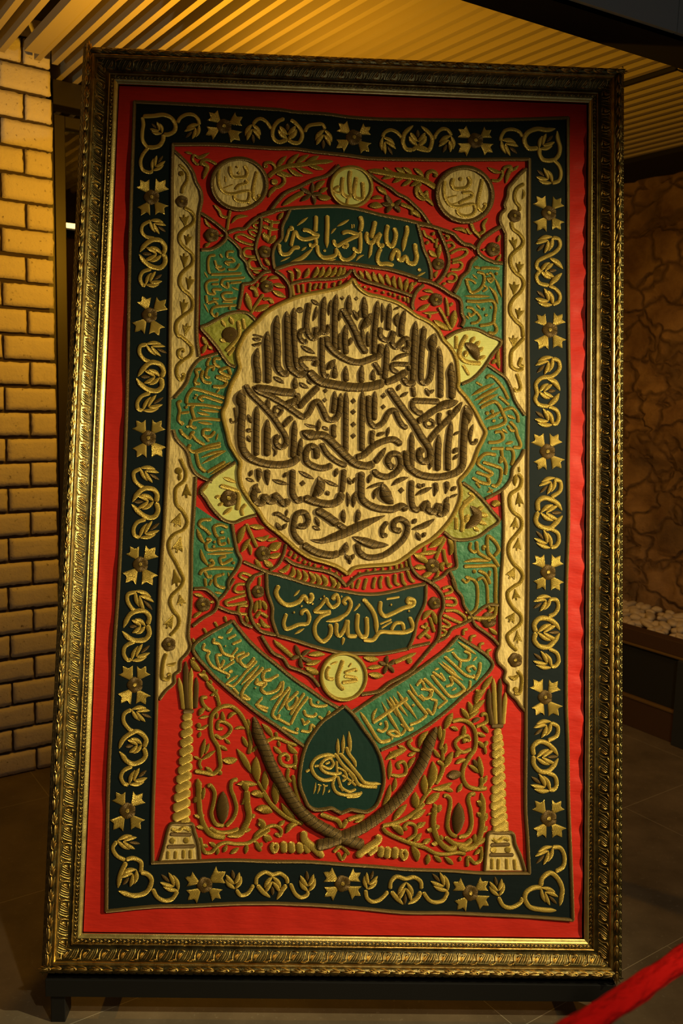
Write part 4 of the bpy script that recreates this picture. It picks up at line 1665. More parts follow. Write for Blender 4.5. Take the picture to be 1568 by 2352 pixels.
t27.4 -1030,1781 -1020,1736 -1041,1704 -1093,1697 -1127,1711 -1162,1745
L80 -1043,1775 -1128,1769
s21.7 -1092,1694 -1143,1665 -1149,1625 -1128,1594 -1107,1598
L73.9 -1107,1593 -1015,1673
F40.8 -1084,1466 -1152,1563 -1030,1565 -1154,1368 -1024,1366
[border>vine]
s24.1 1114,3278 1147,3261 1151,3219 1112,3179 1052,3165 1023,3131 1029,3083 1020,3047 1042,3018 1095,3010
L84.3 1114,3282 1027,3194
l33.6 1081,3165 1124,3146 1157,3097
l32.3 1087,3009 1125,3044 1153,3086
L83.9 1044,3090 1132,3098
s23.9 1095,3010 1137,2990 1150,2955 1138,2919 1114,2915
L89.6 1115,2911 1023,2982
F41.7 1090,2763 1015,2857 1149,2861 1038,2661 1168,2674
[border>vine]
s23.7 1128,2615 1161,2598 1159,2550 1111,2514
L77.2 1133,2619 1051,2536
t28.4 1041,2435 1040,2488 1070,2509 1117,2499 1147,2479 1172,2443
t28.4 1041,2435 1029,2387 1048,2358 1101,2345 1136,2373 1176,2417
L88.6 1056,2429 1170,2431
s23.6 1107,2345 1148,2320 1155,2279 1137,2249 1111,2243
L82.4 1111,2241 1032,2330
F41.1 1099,2109 1027,2198 1165,2200 1038,2015 1164,2013
[border>vine]
s23.4 1110,1965 1145,1960 1154,1922 1134,1887 1102,1872
L76.1 1113,1975 1020,1914
t28 1035,1786 1026,1827 1052,1859 1099,1860 1140,1835 1165,1799
t28 1035,1786 1027,1746 1053,1714 1100,1710 1135,1742 1165,1785
L87.4 1047,1787 1165,1788
s23.3 1106,1701 1147,1679 1159,1639 1142,1610 1119,1606
L81.3 1120,1602 1024,1675
F38.2 1088,1444 1024,1538 1156,1530 1039,1346 1162,1349
[cream1>vine]
s20.1 -918,3340 -882,3311 -851,3276 -855,3234 -895,3203 -923,3172 -925,3125 -903,3096 -886,3120 -898,3131
s17.7 -892,3206 -919,3226 -921,3256 -897,3263 -894,3245
[cream2>vine]
V60.1 901,3326 897,3399
s21.7 957,3388 925,3351 889,3308 884,3259 890,3223 926,3206 956,3219
s21.6 959,3225 932,3237 943,3279
s20.4 917,3188 933,3140 939,3104 915,3092 903,3109
[cream3>vine]
s19.8 -891,2671 -875,2636 -859,2601 -863,2554 -905,2512 -910,2477 -902,2425 -866,2385 -841,2333 -857,2292 -908,2262 -935,2221 -927,2169 -896,2118 -866,2061 -850,2026 -863,1986 -907,1939 -917,1904 -898,1859 -869,1825 -867,1785 -889,1750 -911,1727
c19.8 -897,2603
l23.3 -889,2592 -889,2571 -893,2549
V58.2 -851,2534 -848,2457
V69.6 -880,2376 -906,2302
V69.4 -873,2251 -892,2163
V63.3 -901,2077 -880,1985
V57.4 -867,1943 -854,1884
V57.3 -897,1837 -930,1762
D36.5 -915,1681
s21.7 -925,1635 -938,1601 -944,1544 -940,1504 -914,1499 -903,1522 -918,1525
l19.4 -925,1575 -894,1575 -870,1589
[cream4>vine]
s21.3 932,2639 950,2610 939,2562 892,2525 887,2472 905,2431 947,2397 953,2350 924,2308 889,2261 884,2208 908,2156 949,2116 962,2081 944,2046 921,2033 883,1998 886,1957 916,1911 952,1877 955,1837 918,1801 883,1766 895,1725 936,1686
s14.2 935,2677 938,2645
l27.3 923,2636 914,2603 915,2569
V53.2 933,2537 943,2458
V53.1 920,2402 912,2333
V53 936,2290 928,2219
V64.5 920,2133 888,2068
V52.7 921,2015 931,1954
V64.2 920,1889 889,1837
V52.4 935,1795 939,1725
D38.3 926,1637
s20.9 937,1582 961,1548 959,1491 950,1462 921,1461
l25.5 948,1561 920,1541 890,1551
c15 930,1482
[field>flower_sprig]
l27.2 -795,3339 -779,3308 -761,3288
l20.1 -739,3265 -764,3291
l26 -793,3243 -783,3272 -770,3294
[field>flower_sprig]
l31.4 -789,2478 -766,2510 -733,2533
[field>flower_sprig]
l26.4 820,3320 813,3275 823,3210
l26.4 778,3237 800,3253 809,3239
[field>flower_sprig]
l41.3 785,2467 816,2473 838,2465
[green3>lettering]
s17.7 -747,3223 -763,3195 -762,3171
s18.9 -688,3218 -726,3217 -725,3190 -695,3168
s17.7 -735,3148 -730,3172 -759,3166 -769,3118 -746,3112
s18.9 -785,3153 -793,3117 -774,3088 -736,3083
s18.9 -794,3159 -823,3152 -816,3122 -827,3086 -797,3075
s15.3 -826,3062 -824,3086
s21.3 -635,3128 -654,3169 -694,3150 -641,3116 -711,3119 -657,3091 -674,3067 -733,3065
l14.1 -690,3056 -712,3030
s20 -869,2966 -865,3008 -843,3044 -831,3050 -749,3029 -660,3002
s18.8 -869,2963 -782,2963 -673,2948
s18.8 -776,2981 -800,2998 -783,3010 -724,2994 -671,2978
l20 -801,2939 -746,2934 -680,2926
s19.9 -819,2879 -832,2914 -839,2949 -822,2953
l20 -812,2922 -739,2907
s18.8 -837,2879 -779,2889 -680,2883
l18.8 -805,2869 -724,2860
s18.8 -893,2983 -913,2971 -903,2930 -907,2876 -883,2854 -895,2871
s16.4 -897,2915 -850,2922
s19.9 -899,2829 -881,2801 -845,2781 -834,2808 -817,2814
s19.9 -837,2884 -842,2849 -809,2833
s19.9 -840,2808 -810,2773 -762,2745
s17.6 -764,2792 -740,2763
s18.8 -730,2829 -771,2827 -770,2798 -735,2793 -710,2823
l12.9 -694,2812 -704,2771
s19.9 -838,2749 -849,2725 -819,2708 -745,2740 -676,2759
s18.7 -813,2702 -739,2728 -675,2742
s21 -808,2703 -788,2633 -752,2599
l18.7 -783,2677 -715,2705 -650,2720
c8.2 -816,3015
c8.2 -824,3000
c9.4 -856,2843
c9.4 -869,2947
l18.7 -779,2642 -714,2682 -645,2719
s18.7 -746,2599 -649,2660
l17.5 -734,2583 -617,2662
[green4>lettering]
s20.3 748,3153 765,3171 795,3160 844,3101 874,3042
s15.5 694,3134 730,3113
l25.1 669,3057 736,3098 799,3131
l25.1 684,3029 761,3075 829,3114
l25 705,3007 761,3045 819,3072
s21.5 720,2990 761,3015 797,3028 821,3011 845,2964 858,2922 828,2898 763,2878
l22.6 742,2926 798,2956 836,2977
c11.9 759,2964
c11.9 786,2974
c10.7 795,2923
s19.1 820,3059 850,3036 878,3010
s20.3 845,2982 893,2995 923,2960 929,2915
s16.7 822,2942 843,2940
l21.5 866,2958 914,2935
s21.5 882,2923 912,2888 924,2847 942,2800 937,2782 901,2781
s17.9 870,2902 888,2875 912,2870
s20.2 799,2861 835,2862 847,2827 817,2808 764,2803
l17.9 839,2882 872,2855
l20.2 858,2798 904,2812
s19 782,2771 854,2773
s21.4 812,2736 753,2741 718,2710 712,2686 742,2663 790,2635 766,2622 701,2641
s21.4 859,2773 895,2768 905,2727 893,2679
s20.2 839,2767 842,2708 825,2701
s21.3 766,2617 773,2581 725,2586 681,2611
s16.5 702,2585 726,2553
s21.3 736,2696 801,2677 837,2660 832,2595 809,2567 785,2573
s20.2 836,2731 831,2689
s20.2 848,2726 866,2679 861,2628
l17.7 761,2531 800,2549
l15.4 772,2561 794,2526
[green5>lettering]
s19.7 -711,2346 -766,2341 -777,2318 -741,2290 -714,2262
l25.5 -789,2297 -769,2248 -743,2214
s19.7 -623,2304 -667,2320 -698,2308 -691,2273 -676,2251
s18.5 -636,2252 -670,2245 -663,2216 -629,2223
c10.4 -653,2280
l15.1 -623,2256 -615,2214
s18.5 -739,2243 -716,2238 -738,2214 -726,2185 -668,2190 -590,2192
l19.6 -734,2162 -668,2167 -590,2173
s18.5 -627,2153 -661,2141 -648,2112 -592,2142
c9.2 -588,2119
c8.7 -693,2227
c8.7 -695,2204
l24.3 -766,2190 -753,2144 -720,2096
s18.5 -723,2099 -695,2111 -707,2131 -718,2122
s20.7 -767,2049 -751,2075 -694,2088 -584,2088
s18.5 -739,2069 -721,2041 -698,2047
s19.6 -647,2054 -681,2042 -680,2007 -662,1991 -627,1983
c8.7 -641,2057
l12.7 -617,2070 -607,2035
s17.3 -738,2035 -731,1989
s16.1 -714,1995 -698,2030
l15 -685,1961 -642,1955
[green6>lettering]
s20 680,2261 674,2226 695,2209 724,2221
s21.1 709,2268 719,2209 760,2181 790,2164
s22.3 832,2130 802,2176 772,2211 771,2293 806,2270 830,2224 807,2188
s18.8 748,2216 748,2239 771,2234
l25.8 640,2154 702,2165 787,2160
s22.2 641,2129 714,2133 802,2136 814,2107 816,1973 817,1886 800,1862 747,1855 665,1859
c11.7 700,2104
s21.1 720,2110 762,2088 786,2036
s18.7 785,2112 779,2077
s17.5 633,2062 656,2045 674,2068 650,2074
s19.9 656,2071 697,2057 715,2029 719,1959 711,1907 688,1883 653,1888
s18.7 715,2058 744,2070 768,2030 775,1937 784,1902
[cords]
B21.3 -709,3248 -756,3231 -808,3209 -852,3145 -873,3079 -934,2997
B21.1 -934,2823 -915,2776 -866,2724 -848,2690 -834,2637 -810,2597 -768,2569 -715,2550
B21.6 759,3228 807,3196 855,3162 885,3109 910,3038 965,2958
B21.4 961,2770 943,2728 902,2668 891,2608 844,2548 756,2498
B20.7 -791,1977 -736,1977 -689,1944 -665,1910 -680,1864 -742,1822 -792,1781
B19.6 -662,1919 -632,1951 -610,1986 -582,2036
B19.5 -661,1884 -600,1860 -553,1849 -529,1804 -476,1779
B20.8 -479,2047 -506,2000 -499,1948 -486,1908 -493,1856 -471,1799 -430,1760 -355,1742
B21 834,1927 781,1928 735,1901 697,1869
B20.9 688,1860 707,1820 754,1786 801,1752 835,1716
B19.8 580,2060 598,2014 634,1969 647,1922 688,1865
B19.8 689,1848 636,1818 584,1794 556,1753 510,1726
B22.1 434,2057 487,2023 529,1972 536,1908 519,1862 520,1798 509,1740 464,1682 407,1612 373,1571 315,1535 252,1500 201,1459 109,1440
B22 -440,2088 -404,2072 -323,2056 -206,2019 -89,1995 16,1980 86,1970 173,1970 260,1986 347,2011 440,2031
B22.1 441,2028 436,1929 397,1836 381,1755 350,1682
B21.8 -343,1739 -256,1718 -168,1691 -81,1670 6,1655 93,1654 209,1656 347,1684
B22 -413,2072 -404,1968 -376,1888 -374,1824 -343,1739
B19.5 -430,1760 -349,1742
B19.6 353,1691 469,1718
B20.7 -429,1737 -393,1681 -363,1647 -310,1620 -281,1580 -222,1559 -164,1531 -128,1492 -117,1475
[field>petal_loops]
s16.2 -509,2006 -564,2004 -580,1975 -560,1964 -520,1968
s17.3 -516,1951 -585,1929 -624,1911 -612,1894 -509,1913
s16.1 -503,1893 -549,1890 -551,1855 -506,1847
l24.1 -513,1842 -503,1802
s16.2 -479,2047 -537,2066 -554,2051 -525,2034 -498,2026
[field>petal_loops]
s17.5 528,2007 569,2019 581,1996 540,1978
s17.5 544,1958 593,1956 605,1933 588,1921 547,1923
s18.6 545,1891 600,1892 647,1865 657,1842 636,1827 536,1868
s17.4 534,1845 572,1817 561,1805 531,1810
s16.2 532,1793 555,1776 544,1764 524,1758
[field>flower_sprig]
D39.1 -742,1894
l21.8 -794,1951 -764,1942 -741,1930
l18.4 -708,1913 -683,1905
l22.9 -793,1822 -772,1841 -748,1855
[field>flower_sprig]
D33.5 -454,1969
l27.7 -457,1923 -463,1892 -468,1854
l27.7 -430,1924 -417,1898 -409,1870
s19.6 -443,1926 -442,1875
s19.6 -436,1869 -463,1829
s19.6 -433,1858 -397,1833
l26.5 -438,1829 -419,1795 -381,1781
l19.5 -455,1803 -435,1780
s16.2 -447,2048 -449,2001
[field>flower_sprig]
D41.9 781,1847
l25.6 775,1884 793,1901 825,1915
l26.8 785,1805 806,1787 829,1769
l19.8 707,1861 724,1849 743,1839
[field>flower_sprig]
D33.7 489,1930
l31.3 425,1838 449,1872 480,1891
l31.3 501,1815 490,1855 476,1891
s19.7 464,1855 479,1809 491,1774
s19.7 418,1807 438,1802 452,1826
s20.9 462,1803 439,1773 404,1741
s20.9 439,1768 471,1742
[field>sprout]
l19.4 -791,1718 -779,1685
s16 -735,1771 -716,1737
s16.1 -678,1805 -663,1778
s16.1 -625,1836 -618,1805
[field>sprout]
s16.2 646,1761 649,1789 672,1796
s16.2 684,1727 690,1756 716,1762
s16.2 735,1687 737,1716 760,1723
s16.2 779,1651 779,1683 799,1689
[roundel4]
o21.8 12,1532 118,122
[roundel4>lettering]
s23 7,1620 -7,1574 -20,1528 -13,1489 16,1461
s19.5 -37,1517 -72,1522 -78,1556 -62,1585
l13.8 -62,1593 -19,1610
s20.7 15,1535 73,1525 79,1513 4,1500
s18.4 14,1552 72,1570 83,1559
s11.5 37,1581 53,1604
[field>star_flower]
b
l26.4 -219,1630 -237,1661 -249,1694
l25.3 -219,1630 -190,1656 -166,1667
l25.3 -219,1630 -184,1614 -153,1610
l25.3 -219,1630 -218,1593 -201,1570
l25.3 -219,1630 -247,1627 -273,1616
g
d14.9 -216,1633
t26.4 -262,1629 -312,1671 -353,1705 -362,1719
l31 -181,1642 -132,1647 -87,1644
l28.7 -192,1592 -149,1600 -110,1613
l37.8 -193,1577 -159,1560 -115,1542
[field>star_flower]
b
l25.3 242,1597 238,1625 244,1648
l25.3 242,1597 265,1606 283,1629
l25.3 242,1597 268,1574 279,1555
l25.3 242,1597 231,1568 224,1548
l25.3 242,1597 215,1605 198,1614
g
d15 242,1596
t24.2 279,1610 342,1639 397,1664
c17.3 360,1622
l34.6 114,1636 151,1628 197,1624
l26.5 136,1579 175,1584 218,1588
l35.6 143,1549 182,1541 225,1538
[banner2>lettering]
s26.6 -176,1970 -166,1944 -186,1921 -210,1949 -238,1920 -290,1901 -330,1918 -358,1963 -345,2007
l15 -265,1949 -231,1984
d15 -220,1898
d15 -162,1911
s21.9 -216,1848 -219,1868 -196,1875 -178,1840 -189,1806 -235,1799 -298,1775 -313,1803 -300,1858
d15 -260,1864
l15 -256,1748 -202,1781
s22 -41,1936 -56,1947 -36,1962 -24,1925 -35,1907 -58,1895 -82,1917 -89,1946
s20.8 -88,1946 -122,1899 -150,1870 -63,1872
s24.3 -63,1869 -120,1842 -148,1795 -141,1743 -105,1713 -71,1739 -61,1780 -70,1807
d15 -103,1952
d12.7 -120,1939
s22 17,1908 2,1928 22,1946 40,1926 38,1897 18,1862 -27,1835
l27.8 30,1868 -27,1832 -91,1819
d13.9 -10,1954
t15.1 90,1917 56,1876
s25.5 101,1942 130,1925
t26.7 118,1931 157,1882 176,1831 181,1759
s25.5 126,1850 130,1784 125,1749 102,1743 78,1783 79,1866
s24.2 79,1745 33,1747 26,1782 25,1825 9,1781 -14,1746 -31,1757 -33,1815
t19.6 7,1738 0,1696
s24.2 111,1726 161,1727 200,1768 253,1769 334,1771 374,1795 356,1855
s22 258,1781 281,1816 316,1817 328,1782
s24.4 372,1922 343,1933 348,1950 377,1940 372,1916 320,1898 262,1868 222,1855 198,1883 200,1935
d15.1 256,1916
d15.1 352,1884
s12.8 229,1945 301,1958
s11.6 197,1811 260,1839
s11.6 206,1791 263,1827
[banner3>lettering]
s17.2 -726,1691 -734,1662 -702,1646 -712,1623 -688,1578 -641,1550 -595,1528 -606,1511
s17.2 -632,1630 -661,1629 -642,1567 -620,1607
s16 -630,1556 -566,1600
s18.3 -676,1720 -681,1697 -652,1687 -627,1642 -575,1620 -592,1605
s16 -659,1727 -630,1719
l19.5 -616,1742 -580,1777
s14.9 -607,1716 -561,1740
d11.4 -617,1679
s16 -583,1688 -532,1712
s14.9 -581,1631 -551,1672
s19.5 -460,1622 -499,1576 -522,1581 -540,1609 -489,1644
s16 -545,1592 -558,1626 -513,1650
s16 -610,1482 -570,1472 -504,1547 -448,1605
l18.2 -613,1480 -543,1529
l18.3 -511,1493 -433,1586
s17.1 -540,1427 -570,1461
s19.4 -476,1400 -522,1416 -507,1467 -413,1572
s18.3 -365,1504 -411,1509 -406,1549 -372,1561
s18.3 -445,1491 -399,1487 -421,1458 -391,1430
d11.4 -525,1481
d12.6 -452,1463
l14.8 -444,1375 -411,1421
c11.4 -584,1546
[banner4>lettering]
l20.9 614,1730 662,1697 717,1662
s18.5 546,1649 599,1604 658,1554 699,1543 710,1555
s17.4 586,1673 627,1633 674,1634 680,1663 650,1680
s17.4 633,1628 628,1587
s20.8 738,1624 733,1572 711,1526
s17.3 687,1566 669,1588 698,1600 716,1578
l22 514,1617 582,1564 650,1522
l17.3 532,1623 594,1570 623,1541
s19.6 478,1550 525,1494 584,1438 653,1473 641,1496 582,1546
s17.3 576,1546 589,1506 554,1489
s17.3 483,1567 524,1539 548,1523 524,1562
l13.9 492,1577 521,1586
s19.6 437,1532 479,1493 526,1448 555,1420
s16.1 409,1509 429,1527
s17.3 421,1474 467,1470 479,1441 445,1424 421,1446
s16.2 687,1526 682,1485 665,1468
l15 586,1470 615,1485
l13.9 696,1626 722,1652
l13.9 550,1671 600,1692
[border>vine]
s21.5 -1098,1338 -1134,1314 -1135,1274 -1105,1236 -1082,1225
L73.5 -1096,1338 -992,1297
t25.9 -1025,1142 -1015,1181 -1034,1209 -1068,1225 -1107,1207 -1137,1179 -1155,1133
t25.9 -1025,1142 -1015,1102 -1034,1074 -1078,1057 -1113,1073 -1134,1100 -1153,1121
L78.9 -1037,1158 -1123,1145
s21.4 -1081,1045 -1125,1022 -1138,989 -1120,955 -1096,949
L78.5 -1092,953 -1006,1026
F41.4 -1097,817 -1161,911 -1022,908 -1167,718 -1024,725
[border>corner_vine]
s21.2 -1146,662 -1165,627 -1144,589 -1098,565
L72.4 -1142,665 -1025,650
t26.7 -1093,557 -1118,501 -1131,424
s23.4 -1096,568 -1059,576 -1019,558 -1015,519 -1017,503
t25.6 -1017,505 -983,497 -960,470 -969,426 -996,398 -1052,387 -1129,410
L83.4 -1040,518 -1108,440
s22.2 -952,424 -928,383 -889,364 -850,373 -822,416
L77.8 -819,418 -910,496
F40.1 -684,446 -787,482 -577,515 -769,367 -598,378
[border>vine]
L83.6 -526,429 -544,524
s21.2 -521,425 -496,396 -462,405 -430,450
s21.2 -419,450 -414,489 -375,514 -335,503 -296,509 -261,485 -255,457
t25.7 -413,450 -384,417 -342,386
t25.7 -260,452 -282,424 -310,375
L83.9 -334,491 -331,397
s21.3 -241,460 -214,408 -185,389 -157,398 -143,420
L83.9 -146,421 -157,524
F41.5 32,462 -70,519 125,519 -61,393 128,401
[border>vine]
L73 161,436 191,530
s21.3 152,432 161,391 190,372 230,384 271,426
s22.5 280,437 285,476 313,501 359,491 404,499 439,478 445,439
t25.8 286,426 315,393 352,359
t25.9 443,428 418,389 374,362
L78.8 365,472 358,359
s21.4 454,425 486,384 521,373 560,385 585,430
L78.9 584,435 500,520
F40.6 703,423 609,478 796,484 634,336 800,359
[border>corner_vine]
L79.1 853,411 830,509
s22.6 849,405 876,361 916,351 962,373 979,404
t26.1 1079,458 1030,452 996,429 990,396 1014,357 1066,344 1158,339
t26.1 1073,461 1081,503 1122,531 1162,504 1186,454 1183,409 1174,361
s23.9 1150,537 1191,566 1196,622 1173,661 1132,663
L74 1135,666 1047,578
L73.6 1076,454 1159,372
F42.3 1113,812 1039,902 1178,904 1051,713 1185,715
[border>vine]
s23 1104,1216 1151,1243 1156,1289 1121,1311
L80.8 1120,1315 1032,1244
t26.4 1029,1137 1026,1184 1058,1210 1099,1202 1134,1174 1161,1137
t26.4 1029,1137 1030,1093 1059,1059 1100,1054 1134,1083 1162,1126
L80.4 1046,1127 1160,1134
s23 1100,1049 1141,1032 1153,993 1141,964 1112,958
L85.9 1117,956 1018,1027
[column1]
q43.1 -831,1294 -780,1318
q46.4 -833,1249 -777,1284
q46.4 -836,1204 -775,1243
q47.4 -837,1156 -772,1199
q47.4 -839,1108 -770,1152
q47.3 -840,1062 -770,1105
q47.3 -844,1016 -770,1059
q49.5 -851,970 -772,1014
q49.4 -853,922 -773,968
q49.4 -860,876 -774,922
q50.4 -863,826 -773,873
q50.4 -863,777 -771,823
q39.2 -821,759 -770,777
b
s24.9 -829,1331 -770,1335
[column1>flame]
g
t28.4 -825,1342 -840,1427 -856,1509
t27.2 -788,1343 -795,1456 -792,1562
b
t30.6 -807,1343 -819,1484 -823,1596
t27.2 -765,1349 -763,1428 -764,1513
[column1>base]
B21.2 -919,567 -899,648 -885,720 -869,752 -816,754 -762,752 -746,711 -724,650 -715,576
b
s21.2 -873,701 -760,700
s21.2 -886,637 -740,642
g
s20.1 -868,728 -831,718 -806,733 -766,719
c16.8 -858,668
c16.8 -787,671
s20.1 -877,618 -879,573
s20.1 -839,618 -840,574
s20.1 -798,624 -798,577
s20.1 -763,625 -761,578
[column2]
q40.2 816,1244 855,1269
q45.9 812,1207 861,1244
q47.1 809,1167 867,1209
q48.2 809,1126 871,1170
q48.1 811,1081 873,1125
q49.2 813,1037 875,1083
q49.2 813,990 878,1039
q50.3 810,942 881,995
q50.2 806,900 883,949
q50.2 804,859 883,904
q50.1 810,818 886,870
q51.2 810,776 892,831
q51.2 817,741 898,789
q36.4 866,742 901,758
b
s26.5 802,1288 868,1289
[column2>flame]
b
t29.9 807,1291 788,1390 788,1486
t27.6 846,1294 843,1420 847,1540
g
t27.6 824,1294 817,1419 811,1540
t26.5 864,1295 870,1375 877,1467
[column2>base]
B21.5 776,538 786,672 797,730 860,734 921,730 936,674 965,613 989,541
b
s21.6 806,670 910,674
s21.5 801,619 930,621
g
s21.6 814,703 843,689 872,706 906,696
c18.2 822,645
c18.2 898,648
s20.4 815,603 816,544
s20.4 850,603 848,544
s20.4 893,604 894,545
s20.4 933,601 938,543
[sword2]
b
t60.7 -115,652 -45,670 51,712 125,746 209,803 299,883 361,952 411,1037 445,1105 472,1185 512,1280
[sword2>hilt]
g
s41.7 -177,730 -173,686 -124,642 -86,607 -88,590
s33.7 -175,664 -148,614
s40.5 -201,672 -191,611
s40.5 -243,674 -235,612
s39.3 -282,676 -277,613
s24.7 -329,666 -344,645 -327,620 -314,645 -326,666
[sword1]
b
t60.9 141,657 46,689 -35,724 -127,773 -203,836 -262,913 -310,986 -357,1063 -394,1147 -431,1225 -455,1315
[sword1>hilt]
g
s41.8 214,718 212,686 161,646 116,612 110,593
s32.7 162,610 213,653
s37.2 234,658 224,597
s40.6 267,656 258,592
s40.7 307,655 300,591
s24.9 344,642 332,621 351,593 363,621 347,642
[crest]
B21.7 17,1378 -33,1340 -95,1294 -139,1236 -177,1168 -198,1089 -207,993 -200,948 -176,892 -158,859 -123,839 -77,841 -38,847 -9,834 16,822
B21.7 19,1378 65,1337 125,1258 184,1180 220,1101 237,1000 224,927 197,865 151,833 106,835 65,841 37,831 16,822
[crest>monogram]
s20.5 -21,1114 -67,1122 -124,1101 -146,1061 -128,1017 -87,992 -41,996 -13,1019
s18.2 -33,1114 -78,1096 -100,1062 -77,1034 -25,1024 15,1030
s17 -100,1068 -54,1052 -32,1075 -44,1103
s13.6 -75,1074 -49,1086
s14.7 -177,1032 -154,1045
s14.8 -132,1062 -106,1065
l21.7 -11,1209 -11,1165 -7,1117
l21.7 18,1229 17,1177 16,1123
l24 46,1248 51,1195 57,1135
s19.3 -27,1131 -10,1109 14,1075 73,1020 108,970 203,959
t20.5 1,1132 48,1082 101,1021 137,982 223,976
t20.5 35,1166 47,1132 77,1093 89,1059
s18.2 -24,1007 -32,968 -11,929 41,916 121,925
s17 -7,1013 5,974 23,935
s15.9 0,963 52,935 92,947
s14.8 15,1019 50,997 91,964
s14.8 26,1045 39,1008 16,985
s14.8 50,1031 73,998 45,969
s15.9 41,906 98,911 123,934
s14.8 -15,1092 -11,1030
s13.6 -8,1058 26,1042
[crest>date_numerals]
l11.3 -121,981 -125,949 -132,917
s9.1 -109,969 -91,961
l11.3 -102,971 -103,950 -112,920
s9.1 -84,970 -70,961 -57,966
l11.3 -78,971 -77,945 -85,912
l11.3 -58,927 -45,942
[field>scroll_spray]
s26 -94,815 -48,799 -2,783 22,745
s26 49,790 22,745
s26 138,811 95,802 50,787
l22.6 87,776 107,785 142,811
[field>scroll_spray]
s20.3 -21,621 19,650 65,609
s19.1 2,622 26,586 48,617
[cords]
B21.8 -584,1813 -786,1672 -704,1554 -616,1471 -510,1387 -422,1322 -335,1267 -265,1217 -178,1157
B21.8 -584,1813 -509,1724 -438,1657 -344,1585 -250,1512 -156,1452 -98,1413 -13,1366
B22 617,1757 803,1621 734,1515 659,1451 585,1381 459,1281 345,1211 219,1152
B22 617,1757 551,1684 482,1630 407,1574 299,1501 179,1424 65,1342
B20.5 -984,4364 -948,4333 -906,4290 -878,4247 -860,4196 -834,4148 -826,4100 -831,4056 -837,4007 -836,3848 -829,3510 -825,3333 -809,3224
B20.9 958,4340 920,4302 884,4256 860,4225 855,4180 839,4130 844,4106 820,4075 816,4036 833,3994 846,3958 846,3567 850,3168
B19.8 -805,2574 -808,2398 -813,2212 -808,1995 -808,1866 -815,1729 -801,1672 -820,1633 -849,1598 -854,1546 -880,1522 -879,1482 -923,1438 -953,1394
B20.1 845,2548 855,2371 852,2184 844,2067 841,1904 841,1719 825,1672 833,1626 873,1581 867,1535 890,1506 891,1471 933,1428 957,1395 983,1368
[banner3>lettering]
l21.7 -530,1478 -480,1531 -444,1571
s17.2 -412,1549 -417,1520 -393,1504 -331,1534
s17.1 -440,1514 -450,1486 -398,1475
s18.3 -393,1498 -421,1458 -397,1436 -340,1454 -313,1500
t18.3 -307,1503 -317,1443 -376,1399
s14.8 -476,1400 -511,1428
s16 -414,1413 -441,1372 -385,1337
s15.9 -453,1378 -380,1356
s18.3 -272,1472 -327,1397 -359,1328 -336,1306 -319,1329
l19.4 -263,1464 -298,1392 -332,1332
s18.3 -225,1450 -264,1410 -287,1387 -274,1358 -241,1382 -230,1422
s18.3 -193,1442 -235,1376 -265,1325
s18.3 -173,1423 -228,1348 -263,1274
s17.1 -342,1312 -278,1279 -261,1274
s17.1 -161,1417 -154,1383 -120,1373 -68,1379
s17.1 -194,1354 -182,1326 -141,1321 -125,1339
s17.1 -118,1322 -83,1305 -56,1351
s16 -204,1309 -186,1281 -164,1298 -197,1275
s17.1 -208,1244 -162,1242 -152,1276 -125,1254
s15.9 -306,1262 -260,1240 -219,1229
c10.2 -226,1252
c8 -120,1395
[banner4>lettering]
s22.9 170,1293 255,1352 355,1427
l19.4 169,1296 175,1339 194,1370
t21.7 270,1204 212,1197 153,1276 103,1349
s16 270,1204 278,1227
l20.6 215,1405 262,1323 324,1231
l20.7 240,1422 278,1369 302,1324
t21.8 390,1269 361,1263 308,1341 257,1431
l20.7 297,1463 323,1421 362,1359
s18.3 239,1306 246,1272 223,1249 194,1259
c9.2 213,1288
s17.2 321,1228 281,1227 252,1244 286,1253 321,1233 344,1268 320,1290
l17.3 362,1502 386,1462 411,1431
s20.7 354,1467 417,1389 461,1338
s17.3 397,1491 426,1515 450,1475 485,1470 468,1435
s17.3 410,1440 445,1412
l19.5 294,1458 365,1371 408,1313
l18.4 274,1437 313,1381 357,1328
s18.4 457,1372 487,1345 509,1413
s16.1 474,1424 515,1413
s16.1 515,1374 567,1420
c9.2 385,1388
s18.3 366,1285 412,1303 458,1338
[field>vine_scroll]
s23.7 -757,1026 -703,1018 -658,1013 -625,1048 -629,1098 -640,1154 -670,1204 -680,1260 -674,1317 -635,1357 -578,1364 -537,1336 -507,1292 -483,1241 -469,1180 -476,1118
l36.2 -540,1145 -507,1100 -459,1017
l51 -437,1107 -437,1045 -426,972
s18.1 -426,978 -393,928 -358,873
l33.9 -388,1035 -389,984 -382,931
l31.6 -537,962 -491,966 -426,961
l39.5 -461,916 -427,916 -395,897
l39.4 -428,838 -390,833 -348,825
s20.4 -659,1216 -624,1199 -590,1217 -574,1251 -604,1279 -638,1284 -643,1250 -614,1247
l25 -623,1338 -617,1301 -609,1276
l19.3 -604,1195 -575,1168
l20.4 -756,1242 -722,1248 -689,1269
c13.6 -743,1262
l19.2 -742,1197 -732,1231
l18.1 -744,1300 -690,1311
l28.4 -745,1310 -731,1338 -709,1351
s20.5 -702,1407 -731,1406 -727,1378 -709,1356 -680,1339
s19.3 -660,1419 -635,1369
l19.3 -651,1296 -648,1332
l22.7 -592,1298 -571,1324 -545,1328
l19.3 -557,1247 -526,1255 -497,1248
l20.5 -487,1301 -477,1256
l26.1 -514,1210 -498,1179 -484,1152
l20.4 -461,1128 -431,1164
l21.5 -634,1163 -587,1134
l39.6 -616,1087 -575,1082 -534,1090
l24.9 -708,1195 -716,1147 -726,1093
l20.4 -685,1171 -696,1142 -706,1113
l22.6 -650,1135 -695,1102 -725,1084
l18.1 -762,1102 -733,1086
s18.1 -726,1091 -733,1063 -721,1035
l23.7 -699,1049 -681,1033 -661,1018
